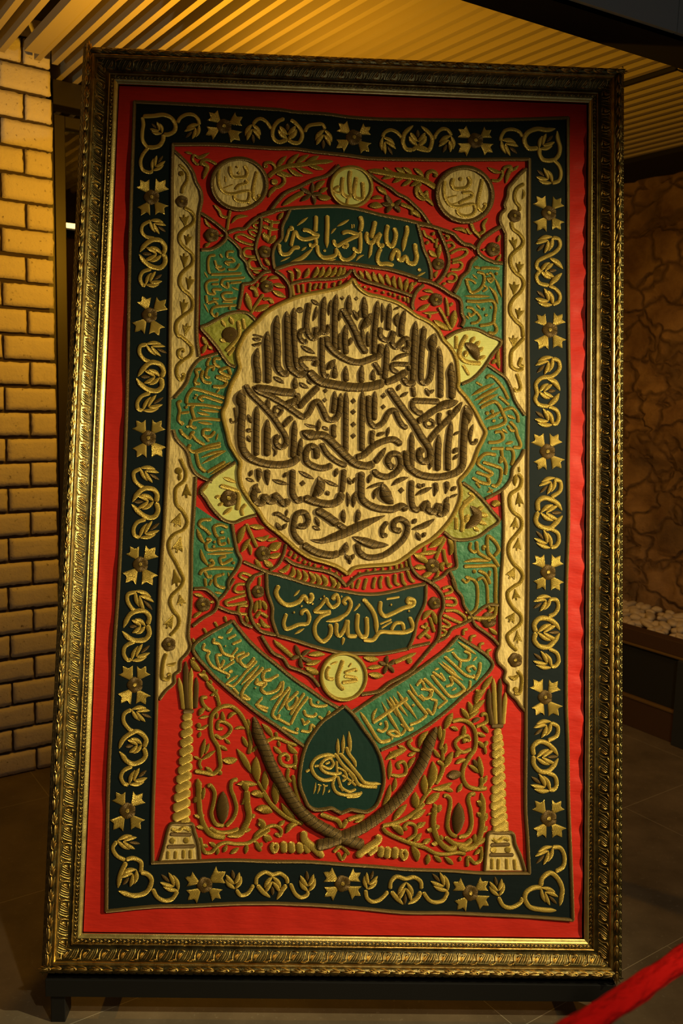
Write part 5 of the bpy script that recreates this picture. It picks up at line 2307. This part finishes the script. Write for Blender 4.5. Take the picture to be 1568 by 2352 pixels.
l24.8 -633,1033 -615,1008
[field>urn_scroll]
s30.4 -735,945 -729,872 -718,800 -694,739 -653,701 -584,688
t33.7 -733,906 -732,939 -739,984 -731,981
t36.1 -482,932 -477,860 -466,799 -484,748 -511,709 -579,694
l39.5 -481,921 -491,955 -510,981
l37.1 -746,934 -735,956 -733,983
l28.1 -730,900 -749,872 -753,861
l28.1 -696,801 -729,794 -751,802
l28 -682,734 -716,739 -738,743
l24.8 -478,910 -499,865 -508,859
l25.9 -457,793 -446,799 -432,807
l25.8 -501,720 -478,726 -452,731
l22.5 -710,878 -708,906 -701,945
s22.5 -689,946 -673,954 -649,918 -653,863 -662,807 -638,757 -592,747
s22.6 -529,988 -560,976 -564,937 -546,892 -533,837 -548,786 -586,744
s21.3 -668,737 -625,715 -568,716 -515,734
b
l67.6 -605,925 -604,841 -602,753
[field>vine_scroll]
g
s20.2 -353,733 -415,694 -465,662 -527,656 -584,661 -623,646 -655,612 -689,612 -707,650 -716,687
l20.1 -672,637 -702,651
l24.6 -668,663 -628,638
l22.4 -627,598 -619,635
l24.6 -594,611 -575,650
l25.7 -558,605 -512,637
l24.6 -479,605 -470,657
l28 -428,674 -402,618
l22.4 -393,666 -407,638
l25.8 -381,714 -368,664
l30.3 -423,756 -388,766
l30.4 -409,787 -392,730
s23.7 -399,922 -352,862 -293,812 -235,780 -181,763
l33.8 -299,870 -271,829 -221,787
l45.2 -335,985 -331,924 -327,858
l45 -433,835 -396,839 -342,820
s20.2 -437,677 -421,710 -371,744 -326,751 -296,729 -301,701 -327,712
l24.8 -314,750 -277,779
l31.5 -272,713 -246,752 -204,764
l36 -415,788 -394,761 -386,730
l35.9 -388,706 -358,686 -340,678
s19.1 -431,671 -413,649 -398,619
l22.4 -410,638 -390,663
[field>vine_scroll]
l36.2 289,787 318,827 362,874
l45.5 402,935 409,851
s23.9 455,880 392,823 324,783 233,758
s22.6 233,753 257,726 355,683 413,667 452,662
l37.4 379,794 415,818 461,849
l40.7 276,766 314,749 345,713
s20.4 365,739 348,755 370,775 405,762 406,717 366,688
l28.3 398,680 418,700 443,726
l37.3 394,661 416,622 423,579
l24.9 411,756 449,780
s21.5 355,683 401,666 459,651 516,623 574,619 631,628 677,620
l36.2 390,658 410,622 421,578
l30.5 470,563 477,595 479,620
l26 508,612 528,596 549,577
l26 564,606 586,588 612,566
l19.2 643,582 649,611
s20.4 684,556 689,604 724,576 755,593 757,663
l22.7 720,618 760,652
l30.5 404,680 436,720
l28.3 444,670 491,697
l26.1 414,750 463,783
[field>urn_scroll]
s31.8 512,859 502,802 509,735 538,680 585,647 631,656
t34.1 499,830 512,859 502,878 503,881
l34.1 524,831 530,853 544,873
l28.4 484,819 476,830
l30.6 500,741 477,743 470,749
l30.6 511,752 537,764
l28.3 533,680 504,671 494,676
l28.3 544,685 544,708 544,719
t32.9 636,656 677,648 728,671 756,739 761,812 763,879 753,941
l34.2 766,862 742,890 729,896
l31.9 767,818 743,828 733,837
l31.9 761,784 787,835
l30.7 756,733 790,765
l28.4 728,671 722,705 725,727
l28.4 722,671 757,688 782,708
s23.9 552,918 569,921 587,905 590,871 582,826 577,764 595,725 630,709
s24 725,932 696,929 685,901 697,850 704,772 681,721 636,706
s26.1 564,708 613,675 671,670 708,699
b
l68.3 636,887 634,804 625,719
[field>vine_scroll]
g
l30.7 -411,1278 -374,1238 -353,1207
s20.4 -390,1184 -339,1204 -275,1183 -223,1167
s18.2 -337,1236 -333,1205
l19.3 -317,1155 -324,1191
l31.8 -276,1175 -251,1144 -219,1125
s20.4 -233,1122 -232,1071 -272,1059 -306,1075 -313,1109 -285,1121 -267,1104 -278,1087
l26.1 -347,1161 -325,1137 -302,1121
s20.4 -266,1048 -270,1003 -252,975
l22.7 -220,1043 -252,1068
t21.5 -242,1015 -229,953 -210,892 -198,870
l39.6 -390,1035 -387,990 -388,931
[field>vine_scroll]
l37.6 242,1101 283,1128 358,1160
l28.5 267,1145 298,1103
l34.4 468,1256 431,1213 418,1167
s20.6 385,1212 363,1189 386,1161 435,1150
l22.8 308,1178 355,1152
l22.8 361,1125 404,1141
s20.5 319,1052 307,1080 336,1092 353,1064 348,1030 314,1018 274,1023
l26.2 269,1102 267,1052 263,998
l26.2 364,1056 376,1087 401,1119
l26.2 298,1010 295,973 284,936
l30.7 272,976 259,911 231,851
[field>leaf_chain]
l32.4 806,1551 763,1493 749,1467
l40.4 772,1479 735,1452 711,1400
l28.9 723,1480 729,1458
l32.3 678,1414 689,1383 687,1348
l34.6 767,1426 718,1383 681,1345
l32.2 640,1379 667,1342 682,1319
l25.3 739,1368 702,1343 679,1320
[field>leaf_chain]
l36.5 -799,1607 -774,1570 -744,1542
l28.5 -792,1615 -775,1599
l34.2 -755,1531 -726,1520 -702,1489
l25.1 -730,1551 -721,1531
l28.5 -714,1495 -684,1458 -660,1436
l22.8 -688,1501 -690,1472
s19.4 -672,1447 -651,1414 -641,1363
l20.5 -649,1450 -666,1433
l17.1 -688,1418 -660,1430
[field>vine_scroll]
s24.1 592,1307 632,1316 673,1308 708,1275 721,1224 716,1167 687,1121 659,1069 654,1019 678,974 730,958 785,963
l37.9 597,1353 574,1312 552,1263
s20.7 552,1266 544,1209 531,1158
l23 584,1278 604,1273 628,1259
l27.5 530,1286 528,1243 530,1206
s20.7 748,1335 757,1350 777,1344 777,1310 720,1281
l27.6 746,1294 766,1276 788,1249
l24.1 723,1253 774,1231
l26.4 732,1208 768,1171
s20.7 765,1179 785,1208
l20.7 768,1185 775,1137
s20.6 663,1194 657,1211 686,1212 674,1234 634,1222 611,1193 629,1160 658,1149 698,1166
l28.7 659,1290 656,1251 642,1225
l28.6 609,1118 629,1143 652,1146
l26.3 613,1087 641,1103 673,1110
l25.2 563,1194 559,1164 551,1133
l25.2 494,1165 514,1135 534,1115
s21.8 545,1175 546,1099
l36.6 601,1151 572,1096 549,1059
s24 520,1101 549,1073 533,1016 510,979
l51.4 494,1099 498,1044 479,956
s21.6 488,959 454,914 420,857
l43.3 451,1029 450,976 453,922
l34.2 491,954 545,960 600,989
l28.5 606,942 574,955 545,960
l41 406,938 402,902 400,854
l45.5 457,877 494,903 534,935
b
l51.4 569,1023 608,1029 649,1037
l25.2 708,1113 734,1068
l25.3 699,1302 719,1318 745,1327
g
l25.2 685,1083 711,1065 740,1040
l34.4 739,1130 746,1077 758,1017
s24 755,1020 753,975 742,958
l26.3 784,1029 770,1004 756,981
l26.3 650,987 640,962 625,938
[border]
B20.9 -1213,4633 -994,4632 -420,4621 -335,4612 -155,4607 -34,4595 147,4590 353,4595 595,4603 838,4615 1192,4640
B21.3 1190,4642 1191,4392 1193,4119 1195,3811 1201,3399 1208,3046 1203,2702 1207,2380 1198,2042 1200,1726 1202,1395 1210,1221 1217,903 1233,566 1244,292
B19.9 1247,292 991,307 789,314 590,320 362,319 134,337 -93,351 -263,356 -338,357 -545,352 -770,339 -938,334 -1185,307
B20.9 -1211,4636 -1210,4421 -1208,4029 -1203,3726 -1194,3331 -1187,2974 -1185,2636 -1188,2319 -1191,1986 -1199,1675 -1199,1349 -1202,1043 -1198,732 -1185,307
B20.8 -995,4400 -772,4409 -593,4404 -433,4400 -330,4402 -209,4389 -29,4376 92,4364 434,4370 598,4376 841,4388 977,4393
B21.2 975,4396 976,4197 975,4111 978,3742 977,3391 983,3040 981,2696 985,2375 988,2037 986,1722 985,1391 987,1172 988,868 999,720 1012,528
B20 1017,528 759,526 587,535 358,539 243,548 72,557 -156,570 -344,569 -552,573 -778,563 -962,554
B20.8 -993,4403 -990,4184 -981,3955 -978,3734 -970,3328 -959,2981 -959,2642 -963,2325 -973,1991 -973,1680 -968,1353 -966,1070 -965,749 -957,554
'''
HUNG = empty('embroidered_hanging', (0, 0, 0.137), (LEAN, 0, 0))
tag(HUNG, 'red satin hanging with black border and raised gold calligraphy inside the gilt frame', 'embroidery')
H0 = -0.010          # cloth level inside the frame


def tops(h):
    return H0 + h


# red ground with fine wrinkles
gx = np.linspace(-0.6495, 0.6485, 130)
gz = np.linspace(0.100, FH - 0.1005, 230)
XX, ZZ = np.meshgrid(gx, gz)
wr = np.zeros_like(XX)
for i in range(70):
    fx, fz = rng.uniform(2, 9), rng.uniform(10, 48)
    wr += np.sin(XX * fx + ZZ * fz + rng.uniform(0, 6.28)) * 0.8 / fz ** 0.55
side_w = np.clip((np.abs(XX) - 0.50) / 0.1, 0, 1)
wr *= 0.0019 * (0.35 + 0.65 * side_w)
wt = np.zeros_like(XX)
for i in range(50):
    fx, fz = rng.uniform(14, 70), rng.uniform(0.5, 6)
    wt += np.sin(XX * fx + ZZ * fz + rng.uniform(0, 6.28)) * 0.8 / fx ** 0.55
end_w = np.clip((np.abs(ZZ - FH / 2) - 1.02) / 0.06, 0, 1)
wt *= 0.0013 * end_w
rimx = np.clip((0.6495 - np.abs(XX)) / 0.02, 0, 1)
rimz = np.clip((FH / 2 - 0.1 - np.abs(ZZ - FH / 2)) / 0.02, 0, 1)
hh = (wr + wt) * np.clip(np.minimum(rimx, rimz) + 0.3, 0, 1)
hh = 0.0016 * np.tanh(hh / 0.0016) - 0.0013
# the cloth buckles a little where it is tucked in along the right side
edge_wave = 0.0020 * np.sin(ZZ * 31) + 0.0014 * np.sin(ZZ * 77 + 1) + 0.0012 * np.sin(ZZ * 140 + 2)
hh = hh + np.clip((XX - 0.61) / 0.03, 0, 1) * (edge_wave - 0.0005)
P = np.stack([XX, -(H0 + hh), ZZ], -1)
mb = MB()
mb.grid(P[:, ::-1], np.stack([XX, ZZ], -1)[:, ::-1])
ground = mb.build('ground_cloth', RED, HUNG)
mb = MB()
box(mb, (-0.66, 0.022, 0.088), (0.66, 0.025, FH - 0.088))
tag(mb.build('mount_board', mat('dark_mount', (0.035, 0.006, 0.003), 0.9), HUNG, smooth=False))


def spline(P, step):
    """centripetal-like Catmull-Rom through the points, resampled evenly"""
    P = np.asarray(P, float)
    if len(P) > 2:
        Q = np.concatenate([[2 * P[0] - P[1]], P, [2 * P[-1] - P[-2]]])
        out = []
        for i in range(1, len(Q) - 2):
            p0, p1, p2, p3 = Q[i - 1], Q[i], Q[i + 1], Q[i + 2]
            d = np.linalg.norm(p2 - p1)
            n = max(3, int(d / (step * 0.5)))
            d0 = max(np.linalg.norm(p1 - p0), 1e-6)
            d2 = max(np.linalg.norm(p3 - p2), 1e-6)
            m1 = (p2 - p0) / (d0 + d) * d
            m2 = (p3 - p1) / (d + d2) * d
            t = np.linspace(0, 1, n, endpoint=False)[:, None]
            out.append((2 * t ** 3 - 3 * t ** 2 + 1) * p1 + (t ** 3 - 2 * t ** 2 + t) * m1 + (-2 * t ** 3 + 3 * t ** 2) * p2 + (t ** 3 - t ** 2) * m2)
        out.append(P[-1:])
        P = np.concatenate(out)
    seg = np.linalg.norm(np.diff(P, axis=0), axis=1)
    L = np.concatenate([[0], np.cumsum(seg)])
    n = max(4, int(L[-1] / step) + 1)
    s = np.linspace(0, L[-1], n)
    return np.stack([np.interp(s, L, P[:, 0]), np.interp(s, L, P[:, 1])], 1), s


VV = np.array([-1.0, -0.9, -0.62, -0.22, 0.22, 0.62, 0.9, 1.0])
PROF = np.sqrt(np.clip(1 - VV ** 2, 0, 1)) ** 0.9


def stroke(mb, P, w, base, mode='s', mi=0, hf=0.36):
    """padded satin-stitch line; w width, hf height as share of the width"""
    C, s = spline(P, max(0.0016, w * 0.16))
    L = s[-1]
    T = np.gradient(C, axis=0)
    T /= np.linalg.norm(T, axis=1)[:, None] + 1e-12
    Nn = np.stack([-T[:, 1], T[:, 0]], 1)
    r = w / 2
    f = np.ones(len(s))
    if mode in 's':
        e = np.clip(np.minimum(s, L - s) / (r * 0.8), 0, 1)
        f = np.sqrt(np.clip(1 - (1 - e) ** 2, 0.03, 1))
    elif mode == 't':
        e = np.clip(s / (r * 0.8), 0, 1)
        f = np.sqrt(np.clip(1 - (1 - e) ** 2, 0.03, 1))
        f = np.minimum(f, np.clip((L - s) / min(0.6 * L, 1.45 * w), 0, 1) ** 0.6 + 0.02)
    elif mode == 'l':
        q = s / L
        f = np.maximum(np.sin(np.pi * q) ** 0.72, 0.02)
    wv = 1 + 0.03 * np.sin(s / 0.004 + P[0][0] * 900)
    rr = r * f * wv
    h = w * hf * np.clip(f, 0, 1) ** 0.8
    G = np.zeros((len(s), len(VV), 3))
    xy = C[:, None, :] + Nn[:, None, :] * (VV[None, :, None] * rr[:, None, None])
    G[..., 0] = xy[..., 0]
    G[..., 2] = xy[..., 1]
    G[..., 1] = -(base + h[:, None] * PROF[None, :])
    uo, vo = rng.uniform(0, 3), rng.uniform(0, 0.01)
    UV = np.stack([np.repeat((s + uo)[:, None], len(VV), 1), VV[None, :] * rr[:, None] + vo], -1)
    mb.grid(G[:, ::-1], UV[:, ::-1], mi)


def dome(mb, O, base, hgt, mi=0, ang=None, radial=False):
    """padded patch over a closed outline O (n,2)"""
    O = np.asarray(O, float)
    if np.sum(O[:, 0] * np.roll(O[:, 1], -1) - O[:, 1] * np.roll(O[:, 0], -1)) < 0:
        O = O[::-1]
    c = O.mean(0)
    n = len(O)
    rings = [(1.0, 0.0), (0.93, 0.6), (0.72, 0.9), (0.4, 1.0)]
    G = np.zeros((len(rings), n, 3))
    UV = np.zeros((len(rings), n, 2))
    ang = rng.uniform(0, 3.14) if ang is None else ang
    ca, sa = math.cos(ang), math.sin(ang)
    for i, (k_, z_) in enumerate(rings):
        q = c + (O - c) * k_
        G[i, :, 0], G[i, :, 2], G[i, :, 1] = q[:, 0], q[:, 1], -(base + hgt * z_)
        dq = q - c
        if radial:
            UV[i, :, 0] = np.arange(n) / n * 2 * math.pi * 0.019
            UV[i, :, 1] = 0.0
        else:
            UV[i, :, 0] = dq[:, 0] * ca + dq[:, 1] * sa + c[0] * 7
            UV[i, :, 1] = -dq[:, 0] * sa + dq[:, 1] * ca
    mb.grid(G, UV, mi, closed=True)
    V = np.concatenate([G[-1], [[c[0], -(base + hgt), c[1]]]])
    U = np.concatenate([UV[-1], [UV[-1].mean(0)]])
    mb.poly(V, [(i, (i + 1) % n, n) for i in range(n)], U, mi)


def circle(c, r, n=18, wob=0.0, k=5):
    t = np.linspace(0, 2 * math.pi, n, endpoint=False)
    rr = r * (1 + wob * np.abs(np.sin(t * k / 2)) - wob * 0.5)
    return np.stack([c[0] + rr * np.cos(t), c[1] + rr * np.sin(t)], 1)


def frame2(b, t):
    d = t - b
    L = np.linalg.norm(d)
    d = d / L
    return d, np.array([-d[1], d[0]]), L


def disc(mb, c, r, base, mi_b=1, mi_g=0):
    dome(mb, circle(c, r, 30, 0.10, 5), base, 0.0028, mi_b, radial=True)
    dome(mb, circle(c, r * 0.26, 8), base + 0.0024, 0.0018, mi_g)


def tulip(mb, b, t, base, mi=0, w=None):
    d, nn, L = frame2(b, t)
    w = w or L * 0.66
    pts = [(0.0, -0.22), (0.18, -0.48), (0.38, -0.74), (0.66, -1.15), (0.65, -0.70), (0.68, -0.42), (0.84, -0.26), (1.0, 0.0), (0.80, 0.28), (0.66, 0.42), (0.64, 0.70), (0.70, 1.15), (0.38, 0.74), (0.18, 0.48), (0.0, 0.22)]
    O = np.array([b + d * L * p + nn * w * 0.72 * q for p, q in pts])
    dome(mb, O, base, 0.0026, mi, ang=rng.uniform(0, 3.14))


def bell(mb, b, t, w, base, mi=0):
    d, nn, L = frame2(b, t)
    pts = [(0.0, -0.08), (0.3, -0.24), (0.6, -0.5), (0.86, -0.62), (0.78, -0.28), (0.80, -0.12), (1.0, -0.1), (1.0, 0.1), (0.80, 0.12), (0.78, 0.28), (0.86, 0.62), (0.6, 0.5), (0.3, 0.24), (0.0, 0.08)]
    O = np.array([b + d * L * p + nn * w * 0.72 * q for p, q in pts])
    dome(mb, O, base, 0.0022, mi)


def leafspray(mb, b, t, w, base):
    d, nn, L = frame2(b, t)
    lw = w * 0.30
    for q in (-1, 1):
        stroke(mb, [b - d * L * 0.02, b + d * L * 0.28 + nn * q * w * 0.33, b + d * L * 0.60 + nn * q * w * 0.50], lw, base, 'l', 0, 0.34)
        stroke(mb, [b + d * L * 0.24, b + d * L * 0.50 + nn * q * w * 0.25, b + d * L * 0.82 + nn * q * w * 0.42], lw, base + 0.0006, 'l', 0, 0.34)
    stroke(mb, [b + d * L * 0.50, t], w * 0.24, base, 'l', 1, 0.34)


def patch(mb, O, base, mi=0, skirt=0.0014, hole=None):
    """flat applique with a turned-down edge"""
    O = np.asarray(O, float)
    if np.sum(O[:, 0] * np.roll(O[:, 1], -1) - O[:, 1] * np.roll(O[:, 0], -1)) < 0:
        O = O[::-1]
    loops = [[Vector((p[0], p[1], 0)) for p in O]]
    n0 = len(O)
    if hole is not None:
        H = np.asarray(hole, float)
        if np.sum(H[:, 0] * np.roll(H[:, 1], -1) - H[:, 1] * np.roll(H[:, 0], -1)) > 0:
            H = H[::-1]
        loops.append([Vector((p[0], p[1], 0)) for p in H])
        O = np.concatenate([O, H])
    tri = tessellate_polygon(loops)
    V = np.stack([O[:, 0], np.full(len(O), -base), O[:, 1]], 1)
    F = []
    for t in tri:
        a_, b_, c_ = (O[i] for i in t)
        ar = (b_[0] - a_[0]) * (c_[1] - a_[1]) - (b_[1] - a_[1]) * (c_[0] - a_[0])
        F.append(tuple(t) if ar > 0 else tuple(reversed(t)))
    mb.poly(V, F, O, mi)
    n = n0
    V = V[:n]
    W_ = V.copy()
    W_[:, 1] += skirt
    mb.poly(np.concatenate([W_, V]), [(i, (i + 1) % n, n + (i + 1) % n, n + i) for i in range(n)], np.zeros((2 * n, 2)), mi)


BASE = {'border': 0.0018, 'field': 0.0006, 'cords': 0.0012, 'medallion': 0.0030, 'banner': 0.0022, 'roundel': 0.0022, 'crest': 0.0030,
        'cream': 0.0016, 'green': 0.0014, 'petal': 0.0018, 'column': 0.0006, 'sword': 0.0012}


def base_of(key):
    for k_, v_ in BASE.items():
        if key.startswith(k_):
            return H0 + v_
    return H0


parts = {}
PARTNAME = {'cream': 'side_panel', 'medallion': 'medallion', 'banner': 'banner', 'roundel': 'roundel', 'crest': 'crest', 'green': 'text_panel',
            'petal': 'corner_petal', 'column': 'column', 'sword': 'sword', 'border': 'border_band'}
LABELS = {'banner1': 'dark green banner of gold script at the top', 'banner2': 'dark green banner of gold script below the medallion',
          'banner3': 'slanting green ribbon of gold script, lower left', 'banner4': 'slanting green ribbon of gold script, lower right',
          'medallion': 'cream medallion filled with raised bronze script', 'crest': 'dark green drop with a gold monogram between the swords',
          'roundel1': 'cream roundel at the upper left', 'roundel2': 'cream roundel at the upper right', 'roundel3': 'pale lime roundel at the top',
          'roundel4': 'pale lime roundel under the lower banner', 'petal1': 'olive petal', 'petal4': 'olive petal', 'petal2': 'pale lime petal', 'petal3': 'pale lime petal',
          'border': 'black satin border'}


def pkey(key):
    return ''.join(ch for ch in key if not ch.isdigit())


# parse the pattern
fills, sections = {}, []
cur = None
for line in PATTERN.strip().split('\n'):
    if line.startswith('['):
        cur = (line[1:-1], [])
        sections.append(cur)
        continue
    if line[0] == '=':
        head, *pp = line[1:].split()
        key, mname = head.split(':')
        fills.setdefault(key, []).append((mname, np.array([[float(x) for x in p.split(',')] for p in pp]) * 0.0005))
        continue
    cur[1].append(line)


def get_part(key):
    if key in parts:
        return parts[key]
    mb = MB()
    nm = PARTNAME[pkey(key)]
    mats = []
    for mname, O in fills.get(key, []):
        if FILLS[mname] not in mats:
            mats.append(FILLS[mname])
        patch(mb, O, base_of(key), mats.index(FILLS[mname]), 0.0024, fills['hole'][0][1] if key == 'border' else None)
    own = [l for n_, ls in sections if n_ == key for l in ls]
    if not mb.n:
        mats = []
    o = None
    if mb.n:
        o = mb.build(nm, mats, HUNG, smooth=False)
    if own:
        mc = MB()
        draw(mc, own, base_of(key), key)
        mm = [GOLD, BROWN, CORD, GOLDCORD, BRONZE]
        if o is None:
            o = mc.build(nm, mm, HUNG)
        else:
            mc.build('edge_cord', mm, o)
    if key in LABELS:
        o['label'] = LABELS[key]
    parts[key] = o
    return o


def nums(tok):
    return np.array([[float(x) for x in p.split(',')] for p in tok]) * 0.0005


def draw(mb, lines, base, key, start=0):
    mi = start
    hf = 0.36
    for ln in lines:
        if ln == 'g':
            mi = 0
            continue
        if ln == 'b':
            mi = 4 if (key.startswith('medallion') or key.startswith('sword')) else 1
            continue
        head, *tok = ln.split()
        if head[0] == 'P':
            continue
        P = nums(tok)
        k_, w = head[0], (float(head[1:]) * 0.0005 if len(head) > 1 else 0.01)
        if k_ in 'stl':
            big = 0.42 if mi == 4 else (0.24 if key == 'field' else 0.29)
            stroke(mb, P, w, base, k_, mi, big)
        elif k_ == 'q':
            stroke(mb, P, w, base, 's', mi, 0.17)
        elif k_ == 'B':
            stroke(mb, P, w, base - 0.0008, 'B', 2, 0.52)
        elif k_ == 'A':
            stroke(mb, P, w, base - 0.001, 'B', 3, 0.5)
        elif k_ in 'Oo':
            c, r = P[0], P[1]
            t = np.linspace(0, 2 * math.pi, 49)
            stroke(mb, np.stack([c[0] + r[0] * np.cos(t), c[1] + r[1] * np.sin(t)], 1), w, base - 0.0008, 'B', 2 if k_ == 'O' else 3, 0.5)
        elif k_ == 'c':
            dome(mb, circle(P[0], w, 12), base, 0.0028, mi)
        elif k_ == 'd':
            dome(mb, np.array([P[0] + w * 0.5 * np.array(q) for q in ((1, 0), (0.1, 1.05), (-1, 0), (-0.1, -1.05))]), base, 0.003, mi)
        elif k_ == 'D':
            disc(mb, P[0], w, base)
        elif k_ == 'V':
            bell(mb, P[0], P[1], w, base, mi)
        elif k_ == 'L':
            leafspray(mb, P[0], P[1], w, base)
        elif k_ == 'F':
            disc(mb, P[0], w, base)
            for q in P[1:]:
                d_, n_, L_ = frame2(P[0], q)
                tulip(mb, P[0] + d_ * w * 0.88, q, base, 0)


MATS = [GOLD, BROWN, CORD, GOLDCORD, BRONZE]
SUBMATS = {'green': [GREENGOLD, BROWN, CORD, GOLDCORD, BRONZE], 'field': [GREENGOLD, BROWN, CORD, GOLDCORD, BRONZE], 'cream': [GREENGOLD, BROWN, CORD, GOLDCORD, BRONZE]}
merged = {}
order = []
for name, lines in sections:
    if '>' not in name:
        if name == 'cords':
            for ln in lines:
                mb = MB()
                draw(mb, [ln], base_of('cords'), 'cords')
                mb.build('dividing_cord', MATS, HUNG)
        continue
    key, sub = name.split('>')
    if key == 'field':
        mb = MB()
        draw(mb, lines, base_of(key), key)
        mb.build(sub, SUBMATS['field'], HUNG)
    elif key == 'border':
        fl = [l for l in lines if l[0] == 'F']
        vi = [l for l in lines if l[0] != 'F']
        par = get_part(key)
        for l in fl:
            mb = MB()
            draw(mb, [l], base_of(key), key)
            mb.build('flower', MATS, par)
        if vi:
            mb = MB()
            draw(mb, vi, base_of(key), key)
            mb.build(sub, MATS, par)
    else:
        if (key, sub) not in merged:
            merged[(key, sub)] = []
            order.append((key, sub))
        merged[(key, sub)].extend(lines + ['g'])
for key in list(fills):
    if '>' not in key and key != 'hole':
        get_part(key)
for key, sub in order:
    par = get_part(key)
    mb = MB()
    lines = merged[(key, sub)]
    draw(mb, lines, base_of(key) + (0.0005 if key.startswith('sword') else 0), key)
    for mname, O in fills.get(key + '>' + sub, []):
        patch(mb, O, base_of(key) + 0.0004, 5, 0.001)
    o = mb.build(sub, SUBMATS.get(pkey(key), MATS) + [CREAM], par)
for k_ in ('column1', 'column2', 'sword1', 'sword2'):
    get_part(k_)

# ------------------------------------------------------------------ velvet barrier rope in the foreground
VELVET = mat('red_velvet', (0.40, 0.0025, 0.002), 0.85, 0, 0.1, 0.0)
VELVET.node_tree.nodes['Principled BSDF'].inputs['Sheen Tint'].default_value = (1, 0.12, 0.1, 1)
kv = N(VELVET)
uvv = kv.new('ShaderNodeUVMap').outputs[0]
kv.bump(kv.noise(kv.scaled(uvv, (22, 70, 1)), 1.0, 3.0), 1.0, 0.012)


def ray(px, py, s):
    d = [RX[i] * (px - 784) / 2000 + RDN[i] * (py - 1176) / 2000 + RF[i] for i in range(3)]
    return np.array([CAM[i] + d[i] * s for i in range(3)])


RA, RB = np.array([0.2203, -1.2293, 0.9817]), np.array([0.4122, -1.0314, 0.9208])
RP = [tuple(RA + (RB - RA) * t + np.array([0, 0, 0.004 * (t * t - t)])) for t in (-1.4, -1.0, -0.5, 0.0, 0.5, 1.0, 1.5, 2.0, 2.4)]
C3 = np.array(RP)
tt = np.linspace(0, len(C3) - 1, 160)
C3 = np.stack([np.interp(tt, np.arange(len(C3)), C3[:, i]) for i in range(3)], 1)
for _ in range(8):
    C3[1:-1] = 0.5 * C3[1:-1] + 0.25 * (C3[:-2] + C3[2:])
rope = empty('rope_barrier', RP[3])
tag(rope, 'red velvet barrier rope slanting across the floor view at the lower right corner', 'rope')
mb = MB()
nu = 24
an = np.linspace(0, 2 * math.pi, nu, endpoint=False)
tl = np.linspace(0, 26, 160)[:, None]
rad = 0.0138 * (1 + 0.05 * np.sin(an[None, :] * 2 + tl * 1.7) + 0.035 * np.sin(an[None, :] * 5 - tl * 2.6) + 0.02 * np.sin(an[None, :] * 3 + tl * 5.1))
tubepath(mb, C3, rad, nu)
o = mb.build('velvet_sleeve', VELVET, rope)
o.matrix_parent_inverse = Matrix.Translation(-Vector(RP[3]))
BRASS = mat('polished_brass', (0.75, 0.55, 0.22), 0.25, 1.0)
for e0, e1 in ((C3[0], C3[4]), (C3[-1], C3[-5])):
    d = Vector(e0 - e1).normalized()
    mb = MB()
    tubepath(mb, [Vector(e0) - d * 0.035, Vector(e0) + d * 0.012], 0.0185, 16)
    tubepath(mb, [Vector(e0) + d * 0.01, Vector(e0) + d * 0.045], 0.007, 10)
    o = mb.build('rope_end', BRASS, rope)
    o.matrix_parent_inverse = Matrix.Translation(-Vector(RP[3]))
    p = Vector(e0) + d * 0.062
    off = Vector((p.x, p.y, 0))
    mb = MB()
    tubepath(mb, [off + Vector((0, 0, 0.02)), off + Vector((0, 0, p.z - 0.02))], 0.02, 20)
    post = mb.build('post', BRASS, rope)
    post.matrix_parent_inverse = Matrix.Translation(-Vector(RP[3]))
    mb = MB()
    zs = [0.0, 0.0, 0.012, 0.02, 0.03, 0.06]
    rs = [0.0, 0.15, 0.15, 0.12, 0.04, 0.022]
    t_ = np.linspace(0, 2 * math.pi, 32, endpoint=False)
    P = np.stack([np.outer(rs, np.cos(t_)) + off.x, np.outer(rs, np.sin(t_)) + off.y, np.outer(zs, np.ones(32))], -1)
    mb.grid(P, np.zeros((6, 32, 2)), closed=True)
    mb.build('foot', BRASS, post)
    mb = MB()
    ball(mb, (off.x, off.y, p.z + 0.035), (0.026, 0.026, 0.022), 18, 10)
    tubepath(mb, [off + Vector((0, 0, p.z - 0.022)), off + Vector((0, 0, p.z + 0.018))], 0.024, 20)
    mb.build('cap', BRASS, post)
